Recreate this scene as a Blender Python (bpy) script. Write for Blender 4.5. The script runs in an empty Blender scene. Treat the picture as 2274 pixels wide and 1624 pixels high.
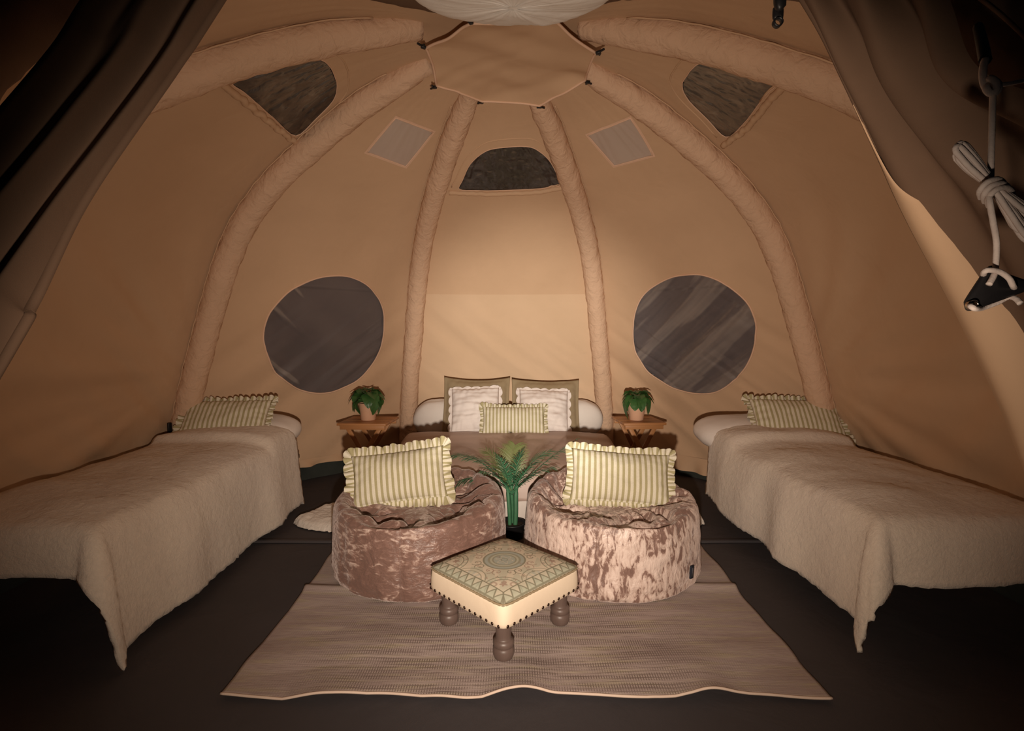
import bpy, bmesh, math, random
import numpy as np
from mathutils import Vector, Matrix, noise, geometry
random.seed(7)
R = math.radians
PI = math.pi
SC = bpy.context.scene
COL = SC.collection

# ------------------------------------------------------------------ camera, light, exposure
cam_data = bpy.data.cameras.new('camera')
cam_data.sensor_width = 36
cam_data.sensor_fit = 'HORIZONTAL'
cam_data.lens = 1150 / 2274 * 36
cam_data.clip_start = 0.02
cam = bpy.data.objects.new('camera', cam_data)
COL.objects.link(cam)
cam.location = (0, 0, 1.15)
cam.rotation_euler = (R(90 - 3.384), 0, 0)
SC.camera = cam

SC.view_settings.view_transform = 'Standard'
SC.view_settings.look = 'None'
SC.view_settings.gamma = 1
SC.view_settings.exposure = 0.0
SC.view_settings.use_curve_mapping = False

world = bpy.data.worlds.new('night')
SC.world = world
world.use_nodes = True
world.node_tree.nodes['Background'].inputs[0].default_value = (0.25, 0.28, 0.4, 1)
world.node_tree.nodes['Background'].inputs[1].default_value = 0.004


def spot(name, power, half, blend, aim, loc=(0.0, 0.05, 0.93), color=(1, .80, .62), radius=.02):
    l = bpy.data.lights.new(name, 'SPOT')
    l.energy = power
    l.spot_size = R(2 * half)
    l.spot_blend = blend
    l.color = color
    l.shadow_soft_size = radius
    o = bpy.data.objects.new(name, l)
    COL.objects.link(o)
    o.location = loc
    o.rotation_euler = (Vector(aim) - Vector(loc)).to_track_quat('-Z', 'Y').to_euler()
    return o


# a hand torch in the doorway: hot spot, beam and spill
spot('torch_hotspot', 415, 17.5, 1.0, (0.16, 4.6, 1.04), color=(1, .95, .84))
spot('torch_beam', 225, 40, 1.0, (0.05, 4.6, 0.85), color=(1, .86, .72))
spot('torch_spill', 78, 54.5, .6, (0.05, 4.6, 0.9))

# ------------------------------------------------------------------ helpers


def at(px, py, y):
    """point of the place at depth y seen along the photograph's pixel"""
    u, v = (px - 1137) / 1150, (812 - py) / 1150
    s, c = math.sin(R(3.384)), math.cos(R(3.384))
    d = Vector((u, c + v * s, -s + v * c))
    return Vector((0, 0, 1.15)) + d * (y / d.y)


def mesh_obj(name, verts, faces, mat=None, parent=None, smooth=True, uvs=None):
    me = bpy.data.meshes.new(name)
    me.from_pydata([tuple(v) for v in verts], [], faces)
    if smooth:
        me.polygons.foreach_set('use_smooth', [True] * len(me.polygons))
    if uvs is not None:
        lay = me.uv_layers.new(name='uv')
        idx = np.empty(len(me.loops), dtype=np.int32)
        me.loops.foreach_get('vertex_index', idx)
        lay.data.foreach_set('uv', np.asarray(uvs, dtype=np.float32)[idx].ravel())
    if mat:
        me.materials.append(mat)
    o = bpy.data.objects.new(name, me)
    COL.objects.link(o)
    if parent:
        o.parent = parent
    return o


def bm_obj(name, bm, mat=None, parent=None, smooth=True):
    me = bpy.data.meshes.new(name)
    bm.normal_update()
    bm.to_mesh(me)
    bm.free()
    if smooth:
        me.polygons.foreach_set('use_smooth', [True] * len(me.polygons))
    if mat:
        me.materials.append(mat)
    o = bpy.data.objects.new(name, me)
    COL.objects.link(o)
    if parent:
        o.parent = parent
    return o


def empty(name, loc=(0, 0, 0), rz=0):
    o = bpy.data.objects.new(name, None)
    o.empty_display_size = .05
    COL.objects.link(o)
    o.location = loc
    o.rotation_euler = (0, 0, rz)
    return o


def tag(o, label=None, cat=None, group=None, kind=None):
    if label: o['label'] = label
    if cat: o['category'] = cat
    if group: o['group'] = group
    if kind: o['kind'] = kind
    return o


def copy_tree(o, parent=None):
    c = o.copy()
    COL.objects.link(c)
    if parent: c.parent = parent
    for ch in list(o.children):
        copy_tree(ch, c)
    return c


def grid_faces(n, m, wrap=False, off=0):
    """n rows, m columns"""
    f = []
    mm = m if wrap else m - 1
    for i in range(n - 1):
        for j in range(mm):
            k = (j + 1) % m
            f.append((off + i * m + j, off + i * m + k, off + (i + 1) * m + k, off + (i + 1) * m + j))
    return f


def tube(points, radius, n=10, closed=False, caps=True):
    """verts, faces of a tube; radius a number or one per point"""
    P = [Vector(p) for p in points]
    m = len(P)
    rad = radius if hasattr(radius, '__len__') else [radius] * m
    V, Fc = [], []
    up = None
    for i, p in enumerate(P):
        if closed:
            t = P[(i + 1) % m] - P[i - 1]
        else:
            t = P[min(i + 1, m - 1)] - P[max(i - 1, 0)]
        t.normalize()
        if up is None:
            up = Vector((0, 0, 1)) if abs(t.z) < .9 else Vector((0, 1, 0))
        a = t.cross(up)
        if a.length < 1e-5: a = t.orthogonal()
        a.normalize()
        up = a.cross(t).normalized()
        for k in range(n):
            q = 2 * PI * k / n
            V.append(p + (a * math.cos(q) + up * math.sin(q)) * rad[i])
    Fc = grid_faces(m, n, wrap=True)
    if closed:
        b = (m - 1) * n
        Fc += [(b + j, b + (j + 1) % n, (j + 1) % n, j) for j in range(n)]
    elif caps:
        Fc.append(tuple(range(n - 1, -1, -1)))
        Fc.append(tuple((m - 1) * n + k for k in range(n)))
    return V, Fc


def smooth_path(pts, n=8):
    P = [Vector(p) for p in pts]
    Q = [2 * P[0] - P[1]] + P + [2 * P[-1] - P[-2]]
    out = []
    for i in range(1, len(Q) - 2):
        a, b, c, d = Q[i - 1:i + 3]
        for k in range(n):
            t = k / n
            out.append(.5 * (2 * b + (c - a) * t + (2 * a - 5 * b + 4 * c - d) * t * t + (3 * b - a - 3 * c + d) * t ** 3))
    out.append(P[-1])
    return out


def lathe(profile, n=32, cap_bottom=True):
    V = []
    for r, z in profile:
        for k in range(n):
            q = 2 * PI * k / n
            V.append((r * math.cos(q), r * math.sin(q), z))
    Fc = grid_faces(len(profile), n, wrap=True)
    if cap_bottom: Fc.append(tuple(range(n - 1, -1, -1)))
    return V, Fc


def box_bm(bm, lo, hi, bevel=0.0, mat=None):
    g = bmesh.ops.create_cube(bm, size=1)
    vs = g['verts']
    for v in vs:
        v.co = Vector([lo[i] + (v.co[i] + .5) * (hi[i] - lo[i]) for i in range(3)])
    if bevel:
        es = list({e for v in vs for e in v.link_edges})
        g2 = bmesh.ops.bevel(bm, geom=es, offset=bevel, segments=2, affect='EDGES', profile=.5)
        vs = list({v for f in g2['faces'] for v in f.verts} | {v for v in vs if v.is_valid})
    if mat is not None:
        for v in vs: v.co = mat @ v.co
    return vs


def fbm(p, o=4):
    return noise.fractal(Vector(p), 1.0, 2.0, o)


def ns(x, y=0., z=0.):
    return noise.noise(Vector((x, y, z)))


# ------------------------------------------------------------------ materials


class NT:
    def __init__(self, name):
        self.m = bpy.data.materials.new(name)
        self.m.use_nodes = True
        self.t = self.m.node_tree
        self.b = self.t.nodes['Principled BSDF']

    def n(self, typ, **kw):
        nd = self.t.nodes.new(typ)
        for k, v in kw.items():
            if k.startswith('i_'):
                key = k[2:]
                nd.inputs[int(key) if key.isdigit() else key].default_value = v
            else:
                setattr(nd, k, v)
        return nd

    def l(self, a, b):
        self.t.links.new(a, b)

    def coords(self, kind='Object', scale=(1, 1, 1), rot=(0, 0, 0)):
        tc = self.n('ShaderNodeTexCoord')
        mp = self.n('ShaderNodeMapping')
        mp.inputs['Scale'].default_value = scale
        mp.inputs['Rotation'].default_value = rot
        self.l(tc.outputs[kind], mp.inputs['Vector'])
        return mp.outputs[0]

    def noise(self, vec, scale, detail=4, rough=.55, dist=0.):
        nd = self.n('ShaderNodeTexNoise')
        nd.inputs['Scale'].default_value = scale
        nd.inputs['Detail'].default_value = detail
        nd.inputs['Roughness'].default_value = rough
        nd.inputs['Distortion'].default_value = dist
        self.l(vec, nd.inputs['Vector'])
        return nd.outputs['Fac']

    def ramp(self, fac, stops, interp='LINEAR'):
        r = self.n('ShaderNodeValToRGB')
        r.color_ramp.interpolation = interp
        e = r.color_ramp.elements
        while len(e) < len(stops): e.new(.5)
        for k, (p, c) in enumerate(stops):
            e[k].position = p
            e[k].color = (*c, 1) if len(c) == 3 else c
        self.l(fac, r.inputs[0])
        return r.outputs[0]

    def bump(self, height, strength=.3, dist=.01, chain=None):
        b = self.n('ShaderNodeBump')
        b.inputs['Strength'].default_value = strength
        b.inputs['Distance'].default_value = dist
        self.l(height, b.inputs['Height'])
        if chain is not None: self.l(chain, b.inputs['Normal'])
        return b.outputs[0]

    def base(self, col=None, rough=.8, spec=.3, sock=None, **kw):
        if sock is not None: self.l(sock, self.b.inputs['Base Color'])
        elif col is not None: self.b.inputs['Base Color'].default_value = (*col, 1)
        self.b.inputs['Roughness'].default_value = rough
        self.b.inputs['Specular IOR Level'].default_value = spec
        for k, v in kw.items():
            self.b.inputs[k.replace('_', ' ')].default_value = v

    def normal(self, nrm):
        self.l(nrm, self.b.inputs['Normal'])


def cloth(name, c1, c2, scale=6, rough=.9, weave=900, wstr=.15, wrinkle=0., wscale=8, sheen=0., spec=.15, stretch=(1, 1, 1), back=None):
    k = NT(name)
    v = k.coords('Object', stretch)
    col = k.ramp(k.noise(v, scale, 5, .6), [(.3, c1), (.7, c2)])
    if back:                         # the cloth's outer side has a colour of its own
        gm = k.n('ShaderNodeNewGeometry')
        mx = k.n('ShaderNodeMix', data_type='RGBA')
        k.l(gm.outputs['Backfacing'], mx.inputs['Factor'])
        k.l(col, mx.inputs['A'])
        mx.inputs['B'].default_value = (*back, 1)
        col = mx.outputs['Result']
    k.base(rough=rough, spec=spec, sock=col, Sheen_Weight=sheen)
    nrm = k.bump(k.noise(v, weave, 2, .5), wstr, .002)
    if wrinkle: nrm = k.bump(k.noise(v, wscale, 4, .5, .6), wrinkle, .02, nrm)
    k.normal(nrm)
    return k.m


def plain(name, col, rough=.5, spec=.5, metal=0., **kw):
    k = NT(name)
    v = k.coords('Object')
    d = tuple(c * .82 for c in col)
    k.base(rough=rough, spec=spec, sock=k.ramp(k.noise(v, 30, 3), [(.35, d), (.65, col)]), Metallic=metal, **kw)
    return k.m


def striped(name, ca, cb, freq):
    k = NT(name)
    tc = k.n('ShaderNodeTexCoord')
    sx = k.n('ShaderNodeSeparateXYZ')
    k.l(tc.outputs['UV'], sx.inputs[0])
    v = k.coords('Object')
    m = k.n('ShaderNodeMath', operation='MULTIPLY', i_1=freq)
    k.l(sx.outputs[0], m.inputs[0])
    a = k.n('ShaderNodeMath', operation='FRACT')
    k.l(m.outputs[0], a.inputs[0])
    fac = k.ramp(a.outputs[0], [(0, (0, 0, 0)), (.05, (1, 1, 1)), (.45, (1, 1, 1)), (.5, (0, 0, 0))])
    nz = k.ramp(k.noise(v, 260, 3), [(.3, (.86, .86, .86)), (.7, (1, 1, 1))])
    mx = k.n('ShaderNodeMix', data_type='RGBA')
    mx.inputs['A'].default_value = (*cb, 1)
    mx.inputs['B'].default_value = (*ca, 1)
    k.l(fac, mx.inputs['Factor'])
    mu = k.n('ShaderNodeMix', data_type='RGBA', blend_type='MULTIPLY', i_0=1.0)
    k.l(mx.outputs['Result'], mu.inputs['A'])
    k.l(nz, mu.inputs['B'])
    k.base(rough=.9, spec=.15, sock=mu.outputs['Result'])
    k.normal(k.bump(k.noise(v, 22, 4, .55, .4), .35, .012, k.bump(k.noise(v, 800, 2), .15, .001)))
    return k.m


def velvet(name, dark, light, fleck, stretch, scale, lo, hi, warp, z_top):
    """crushed velvet: the pile lies in small patches of either direction, their sheen painted as pale flecks; towards the crown it lies smooth"""
    k = NT(name)
    v = k.coords('Object', stretch)
    o = k.coords('Object')
    n1 = k.noise(v, scale, 4, .62, warp)
    big = k.noise(o, 5, 3, .5)
    sx = k.n('ShaderNodeSeparateXYZ')
    k.l(o, sx.inputs[0])
    zr = k.n('ShaderNodeMapRange')
    zr.inputs['From Min'].default_value = z_top
    zr.inputs['From Max'].default_value = z_top + .12
    zr.inputs['To Min'].default_value = 0
    zr.inputs['To Max'].default_value = -.16
    k.l(sx.outputs[2], zr.inputs['Value'])
    b2 = k.n('ShaderNodeMath', operation='MULTIPLY_ADD', i_1=.45, i_2=-.225)
    k.l(big, b2.inputs[0])
    s1 = k.n('ShaderNodeMath', operation='ADD')
    k.l(n1, s1.inputs[0]); k.l(b2.outputs[0], s1.inputs[1])
    s2 = k.n('ShaderNodeMath', operation='ADD')
    k.l(s1.outputs[0], s2.inputs[0]); k.l(zr.outputs[0], s2.inputs[1])
    col = k.ramp(s2.outputs[0], [(lo - .10, dark), (lo, tuple(c * 1.25 for c in dark)), (hi, light), (hi + .13, fleck)])  # highlights on the pile painted in as lighter flecks
    k.base(rough=.40, spec=.45, sock=col, Sheen_Weight=.5, Sheen_Roughness=.35)
    k.b.inputs['Sheen Tint'].default_value = (1, .82, .76, 1)
    k.normal(k.bump(s2.outputs[0], .35, .02, k.bump(k.noise(o, 12, 4, .5, 1.0), .45, .03)))
    return k.m


M = {}
M['wall'] = cloth('tent_wall_cloth', (.57, .378, .24), (.615, .41, .262), 2.2, .92, 700, .08, .22, 6, back=(.06, .042, .032))
M['canvas_low'] = cloth('tent_canvas_lower_wall', (.62, .43, .28), (.66, .46, .305), 2.2, .92, 700, .08, .22, 6, back=(.06, .042, .032))
M['canvas'] = cloth('tent_canvas', (.57, .378, .24), (.615, .41, .262), 2.2, .92, 700, .08, .10, 7)
M['canvas_out'] = cloth('tent_outer_cloth', (.125, .076, .050), (.165, .10, .066), 2.5, .92, 700, .1, .12, 9)
M['beam'] = cloth('air_beam_sleeve', (.60, .40, .27), (.65, .43, .295), 3, .85, 700, .1, .6, 24, stretch=(1, 1, 1))
M['rim'] = cloth('window_binding', (.70, .46, .32), (.74, .50, .36), 5, .9)
M['skirt'] = cloth('groundsheet_skirt', (.030, .034, .030), (.042, .046, .040), 5, .6, 500, .1, .2, 8)
M['black'] = plain('black_plastic', (.012, .011, .012), .45, .4)
M['black_metal'] = plain('black_steel', (.015, .015, .015), .4, .5, .6)


def floor_mat():
    k = NT('groundsheet')
    v = k.coords('Object')
    col = k.ramp(k.noise(v, 1.3, 5), [(.3, (.048, .042, .045)), (.7, (.062, .053, .055))])
    k.base(rough=.72, spec=.3, sock=col)
    k.normal(k.bump(k.noise(v, 500, 2), .2, .002, k.bump(k.noise(v, 3.5, 4, .5, .5), .35, .03)))
    return k.m


M['floor'] = floor_mat()


def film_mat(name, ca, cb, sheen_paint, rough, scale, strength, coat=.3):
    """clear film; light reflected off its creases is painted as paler colour"""
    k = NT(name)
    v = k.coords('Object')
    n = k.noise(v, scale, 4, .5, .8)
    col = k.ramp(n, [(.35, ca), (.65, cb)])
    at_ = k.n('ShaderNodeAttribute', attribute_name='sheen_paint')
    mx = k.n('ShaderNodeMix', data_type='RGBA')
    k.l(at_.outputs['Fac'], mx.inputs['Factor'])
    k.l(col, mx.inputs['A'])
    mx.inputs['B'].default_value = (*sheen_paint, 1)
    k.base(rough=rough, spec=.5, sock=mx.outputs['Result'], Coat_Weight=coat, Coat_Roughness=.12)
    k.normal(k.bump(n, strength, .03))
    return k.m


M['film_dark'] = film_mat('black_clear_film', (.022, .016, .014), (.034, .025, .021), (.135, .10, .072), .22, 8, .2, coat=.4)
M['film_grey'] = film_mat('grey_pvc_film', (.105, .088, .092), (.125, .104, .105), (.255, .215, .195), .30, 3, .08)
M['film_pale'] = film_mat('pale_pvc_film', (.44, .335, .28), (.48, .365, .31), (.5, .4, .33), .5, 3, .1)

M['rug'] = None


def rug_mat():
    k = NT('cotton_rug_weave')
    v = k.coords('Object')
    base = k.noise(k.coords('Object', (1.2, 9, 1)), 4, 4, .6)
    col = k.ramp(base, [(.3, (.37, .285, .265)), (.5, (.41, .325, .295)), (.7, (.44, .365, .27))])
    # open weave: short dark slots between the weft threads, thinning out towards the sides
    br = k.n('ShaderNodeTexBrick')
    br.offset = 0.0
    br.inputs['Color1'].default_value = (1, 1, 1, 1)
    br.inputs['Color2'].default_value = (1, 1, 1, 1)
    br.inputs['Mortar'].default_value = (0, 0, 0, 1)
    br.inputs['Scale'].default_value = 1
    br.inputs['Brick Width'].default_value = .0085
    br.inputs['Row Height'].default_value = .016
    br.inputs['Mortar Size'].default_value = .0021
    br.inputs['Mortar Smooth'].default_value = .3
    k.l(k.coords('Object'), br.inputs['Vector'])
    sx = k.n('ShaderNodeSeparateXYZ')
    tc = k.n('ShaderNodeTexCoord')
    k.l(tc.outputs['Object'], sx.inputs[0])
    band = k.ramp(k.noise(k.coords('Object', (1.3, 16, 1)), 2.2, 4, .7, .3), [(.40, (0, 0, 0)), (.55, (1, 1, 1))])
    ab = k.n('ShaderNodeMath', operation='ABSOLUTE')
    k.l(sx.outputs[0], ab.inputs[0])
    side = k.ramp(ab.outputs[0], [(.45, (1, 1, 1)), (.85, (.15, .15, .15))])
    mm = k.n('ShaderNodeMath', operation='MULTIPLY')
    k.l(band, mm.inputs[0]); k.l(side, mm.inputs[1])
    inv = k.n('ShaderNodeMath', operation='SUBTRACT', i_0=1.0)
    k.l(br.outputs['Color'], inv.inputs[1])
    m2 = k.n('ShaderNodeMath', operation='MULTIPLY')
    k.l(mm.outputs[0], m2.inputs[0]); k.l(inv.outputs[0], m2.inputs[1])
    m3 = k.n('ShaderNodeMath', operation='MULTIPLY', i_1=.72)
    k.l(m2.outputs[0], m3.inputs[0])
    mx = k.n('ShaderNodeMix', data_type='RGBA')
    k.l(m3.outputs[0], mx.inputs['Factor'])
    k.l(col, mx.inputs['A'])
    mx.inputs['B'].default_value = (.11, .075, .06, 1)
    k.base(rough=.95, spec=.1, sock=mx.outputs['Result'])
    th = k.noise(k.coords('Object', (4, 120, 1)), 3, 3, .6)
    k.normal(k.bump(th, .5, .004, k.bump(k.noise(v, 5, 4, .5, .5), .25, .02)))
    return k.m


M['rug'] = rug_mat()
M['hem'] = cloth('rug_hem', (.62, .47, .38), (.68, .53, .43), 20, .9)


def fleece_mat(name, c1, c2, tuft=55, strength=.5):
    k = NT(name)
    v = k.coords('Object')
    n = k.noise(v, tuft, 5, .7, .6)
    col = k.ramp(k.noise(v, 3.2, 4), [(.3, c1), (.7, c2)])
    k.base(rough=1.0, spec=.05, sock=col, Sheen_Weight=.35, Sheen_Roughness=.6)
    k.normal(k.bump(n, strength, .012, k.bump(k.noise(v, 9, 3), .25, .03)))
    return k.m


M['fleece'] = fleece_mat('cream_fleece', (.66, .55, .46), (.72, .61, .50), 60, .55)
M['sheepskin'] = fleece_mat('white_sheepskin', (.72, .63, .55), (.80, .71, .62), 28, .9)
M['linen'] = cloth('white_linen', (.66, .575, .535), (.71, .625, .58), 5, .9, 600, .1, .3, 9)
M['white'] = cloth('white_cotton', (.66, .58, .53), (.72, .64, .58), 5, .9, 600, .1, .2, 6)
M['khaki'] = cloth('khaki_linen', (.27, .20, .12), (.31, .235, .145), 5, .9, 500, .2, .15, 7)
M['taupe'] = cloth('taupe_satin', (.40, .285, .235), (.45, .32, .265), 3, .5, 900, .05, .25, 5, spec=.4)
M['stripe'] = striped('ticking_stripe', (.40, .345, .19), (.70, .63, .50), 36)
M['velvet_l'] = velvet('crushed_velvet_smooth', (.185, .105, .083), (.33, .215, .175), (.62, .47, .40), (1.0, 1.0, 2.2), 20, .575, .625, .8, .34)
M['velvet_r'] = velvet('crushed_velvet_dappled', (.195, .115, .092), (.52, .38, .32), (.68, .53, .46), (2.0, 2.0, .8), 23, .435, .48, .5, .30)
M['cream'] = cloth('cream_calico', (.70, .56, .42), (.74, .60, .455), 6, .85, 700, .12, .08, 12)
M['legwood'] = cloth('dark_mango_wood', (.085, .055, .045), (.14, .095, .08), 9, .42, 200, .1, spec=.45, stretch=(1, 1, .25))
M['wood'] = cloth('oiled_wood', (.36, .155, .058), (.46, .21, .08), 7, .45, 150, .1, spec=.4, stretch=(.3, 3, 3))
M['brass'] = plain('bolt_steel', (.62, .50, .40), .18, .5, 1.0)
M['pot'] = cloth('blush_ceramic', (.58, .335, .215), (.64, .38, .25), 8, .5, 60, .15, spec=.35)
M['soil'] = cloth('potting_soil', (.03, .02, .014), (.06, .04, .028), 40, 1, 90, .8)
M['leaf'] = cloth('pothos_leaf', (.028, .085, .022), (.060, .135, .032), 16, .42, 60, .2, spec=.45)
M['palm'] = cloth('palm_green', (.038, .125, .062), (.060, .175, .085), 20, .5, 60, .1, spec=.35)
M['palm_pale'] = cloth('palm_new_growth', (.10, .125, .040), (.14, .155, .055), 20, .5, 60, .1, spec=.35)
M['rope'] = cloth('white_cord', (.55, .46, .42), (.62, .53, .48), 60, .9, 300, .3)
M['shade'] = cloth('white_shade_cloth', (.80, .76, .72), (.86, .82, .78), 5, .6, 200, .1, .25, 10)
M['tagcloth'] = plain('navy_label', (.018, .020, .030), .8, .2)
M['tagprint'] = plain('grey_label_print', (.085, .082, .095), .8, .2)

# ------------------------------------------------------------------ tent geometry
CX, CY = -.05, 2.5
PROF = [(2.36, 0), (2.33, .3), (2.27, .57), (2.11, 1.0), (1.80, 1.66), (1.50, 1.98), (1.14, 2.20), (.80, 2.36), (.55, 2.43), (.37, 2.46), (.02, 2.47)]
_c = np.array([(p.x, p.z) for p in smooth_path([(a, 0, b) for a, b in PROF], 40)])
_d = np.r_[0, np.cumsum(np.linalg.norm(np.diff(_c, axis=0), axis=1))]
_s = np.linspace(0, _d[-1], 401)
TAB = np.stack([np.interp(_s, _d, _c[:, k]) for k in range(2)], 1)
LEN = 3.8


def prof(v):
    v = min(max(v, 0), 1) * 400
    i = min(int(v), 399)
    t = v - i
    return TAB[i][0] * (1 - t) + TAB[i + 1][0] * t, TAB[i][1] * (1 - t) + TAB[i + 1][1] * t


def v_of_h(h):
    return float(np.interp(h, TAB[:, 1], np.linspace(0, 1, 401)))


def panel_point(u, v, a, b, out=0.0):
    a, b = R(a), R(b)
    r, h = prof(v)
    hk = h / 1.45 if h < 1.45 else (2.3 - h) / .85
    r += .05 + .07 * math.sin(PI * min(max(u, 0), 1)) * min(max(hk, 0), 1) + out
    return Vector((CX + r * ((1 - u) * math.sin(a) + u * math.sin(b)), CY + r * ((1 - u) * math.cos(a) + u * math.cos(b)), h + .03))


def inside(p, poly):
    x, y = p
    c = False
    for i in range(len(poly)):
        (x1, y1), (x2, y2) = poly[i - 1], poly[i]
        if (y1 > y) != (y2 > y) and x < (x2 - x1) * (y - y1) / (y2 - y1) + x1: c = not c
    return c


def dense(poly, step=.02, smooth=True):
    P = [Vector((a, b, 0)) for a, b in poly]
    if smooth:
        n = len(P)
        out = []
        for i in range(n):
            a, b, c, d = P[i - 1], P[i], P[(i + 1) % n], P[(i + 2) % n]
            for q in range(4):
                t = q / 4
                out.append(.5 * (2 * b + (c - a) * t + (2 * a - 5 * b + 4 * c - d) * t * t + (3 * b - a - 3 * c + d) * t ** 3))
    else:
        out = []
        n = len(P)
        for i in range(n):
            a, b = P[i], P[(i + 1) % n]
            for q in range(8): out.append(a.lerp(b, q / 8))
    return [(p.x, p.y) for p in out]


def cdt(outer, holes, pts):
    """triangles of a polygon with holes and inner points"""
    vs = [Vector(p) for p in outer]
    edges = [(i, (i + 1) % len(outer)) for i in range(len(outer))]
    for h in holes:
        b = len(vs)
        vs += [Vector(p) for p in h]
        edges += [(b + i, b + (i + 1) % len(h)) for i in range(len(h))]
    vs += [Vector(p) for p in pts]
    r = geometry.delaunay_2d_cdt(vs, edges, [], 0, 1e-5)
    V, F = r[0], r[2]
    keep = []
    for f in F:
        c = (sum(V[i].x for i in f) / len(f), sum(V[i].y for i in f) / len(f))
        if inside(c, outer) and not any(inside(c, h) for h in holes): keep.append(tuple(f))
    return V, keep


def wrinkle(u, v, seed):
    """folds of slack canvas, in metres outward"""
    m = math.sin(PI * u) ** .6 if 0 < u < 1 else 0
    x, y = (u - .5) * 1.7, v * LEN
    low = max(0, 1 - y / 1.7)
    w = .010 * ns(x * 1.2 + seed, y * .9, seed)
    d = 1 if seed % 2 else -1
    t = x * d * .72 + y * .9
    w += .13 * low * max(0, ns(t * 5.0 + seed, (x - y * d) * .5, 3)) * (.5 + abs(2 * u - 1))
    w -= .060 * low * abs(ns(t * 10 + 4, (x * d - y) * .8, seed + 5)) * (.3 + abs(2 * u - 1))
    if seed in (4, 7):               # slack side walls: broad folds fanning from the beam foot
        uu = u if seed == 4 else 1 - u
        fan = math.atan2(y - .9, uu * 1.7 + .12)
        w += .075 * max(0, 1 - y / 2.3) * ns(fan * 6.5, uu * .8, seed) * min(1, uu * 3)
    top = max(0, (y - 2.2) / 1.4)
    w += .010 * top * ns(x * 16 / (1.4 - top), y * .8, seed)
    # stitched seam
    w += -.006 * math.exp(-((y - 1.55) / .012) ** 2)
    return w * m


VB = v_of_h(.13)
VT = .985


def panel(name, a, b, seed, holes=(), v0=None, v1=VT, mat='wall', label=''):
    v0 = VB if v0 is None else v0
    W, H = 1.7, LEN
    nu, nv = 44, max(6, int((v1 - v0) * 100))
    outer = [(i / nu, v0) for i in range(nu)] + [(1, v0 + (v1 - v0) * j / nv) for j in range(nv)] + \
            [(1 - i / nu, v1) for i in range(nu)] + [(0, v1 - (v1 - v0) * j / nv) for j in range(nv)]
    hl = [[(x * W, y * H) for x, y in h] for h in holes]
    pts = []
    for i in range(1, nu):
        for j in range(1, nv):
            p = (i / nu * W, (v0 + (v1 - v0) * j / nv) * H)
            if not any(inside(p, h) for h in hl): pts.append(p)
    V, F = cdt([(x * W, y * H) for x, y in outer], hl, pts)
    co = []
    for p in V:
        u, v = p.x / W, p.y / H
        co.append(panel_point(u, v, a, b, wrinkle(u, v, seed)))
    G_ = []
    for f in F:                      # faces look into the tent
        a_, b_, c_ = (co[i] for i in f[:3])
        nn = (b_ - a_).cross(c_ - a_)
        G_.append(f if nn.dot(Vector((CX, CY, 1.0)) - a_) > 0 else f[::-1])
    F = G_
    o = mesh_obj(name, co, F, M[mat])
    if name == 'wall_back':          # a lighter cloth below the seam
        o.data.materials.append(M['canvas_low'])
        for pf in o.data.polygons:
            if sum(V[i].y for i in pf.vertices) / len(pf.vertices) < 1.55: pf.material_index = 1
    tag(o, label, 'wall', kind='structure')
    return o


HOLES = {
    'tl': [(.235, .6825), (.24, .7075), (.25, .74), (.3, .778), (.47, .79), (.7, .7825), (.83, .765), (.885, .7275), (.89, .6875), (.635, .686), (.435, .685), (.335, .684)],
    'tr': [(.74, .755), (.775, .73), (.785, .6975), (.77, .675), (.665, .675), (.37, .667), (.2, .67), (.23, .7075), (.285, .745), (.395, .765), (.53, .7675), (.655, .765)],
    'tc': [(.18, .66), (.19, .6825), (.23, .7225), (.33, .75), (.46, .76), (.7, .7625), (.805, .75), (.875, .7225), (.90, .672), (.835, .669), (.75, .662), (.435, .6575), (.305, .6575)],
    'rl': [(.26, .305), (.26, .34), (.28, .3625), (.33, .3925), (.385, .41), (.455, .425), (.535, .4325), (.615, .4325), (.705, .42), (.77, .3975), (.81, .3725), (.83, .34), (.83, .2925), (.81, .255), (.765, .2225), (.715, .2), (.66, .1875), (.595, .1775), (.525, .1775), (.455, .1875), (.395, .205), (.34, .2275), (.3, .255), (.275, .28)],
    'rr': [(.195, .3125), (.195, .2725), (.22, .245), (.255, .22), (.31, .2025), (.38, .185), (.465, .1775), (.545, .18), (.605, .1925), (.67, .2175), (.725, .2475), (.765, .2825), (.785, .3125), (.79, .3475), (.77, .3725), (.72, .3975), (.66, .4175), (.59, .43), (.515, .4325), (.44, .43), (.355, .4175), (.285, .4), (.24, .3775), (.21, .3475)],
    'dl': [(.405, .785), (.805, .7825), (.715, .695), (.395, .7025)],
    'dr': [(.735, .7725), (.665, .69), (.37, .69), (.3, .7675)],
}
DEN = {k: dense(v, smooth=not k.startswith('d')) for k, v in HOLES.items()}

# floor: groundsheet, with the overlap of a second sheet at the back
NF = 60
fv = [(-4 + 8 * i / NF, -1.5 + 8 * j / NF, -.004 + .004 * ns(i * .35, j * .35)) for j in range(NF + 1) for i in range(NF + 1)]
fl = mesh_obj('floor', fv, grid_faces(NF + 1, NF + 1), M['floor'])
tag(fl, 'dark grey brown groundsheet covering the tent floor', 'floor', kind='structure')
sv, sf = [], []
for i in range(81):
    x = -2.3 + 4.6 * i / 80
    y0 = 2.80 + .012 * ns(x * 2, 1)
    sv += [(x, y0, .001), (x, y0 + .004, .009), (x, y0 + .022, .010), (x, y0 + .06, .001)]
mesh_obj('sheet_overlap', sv, grid_faces(81, 4), M['floor'], fl)

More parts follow.
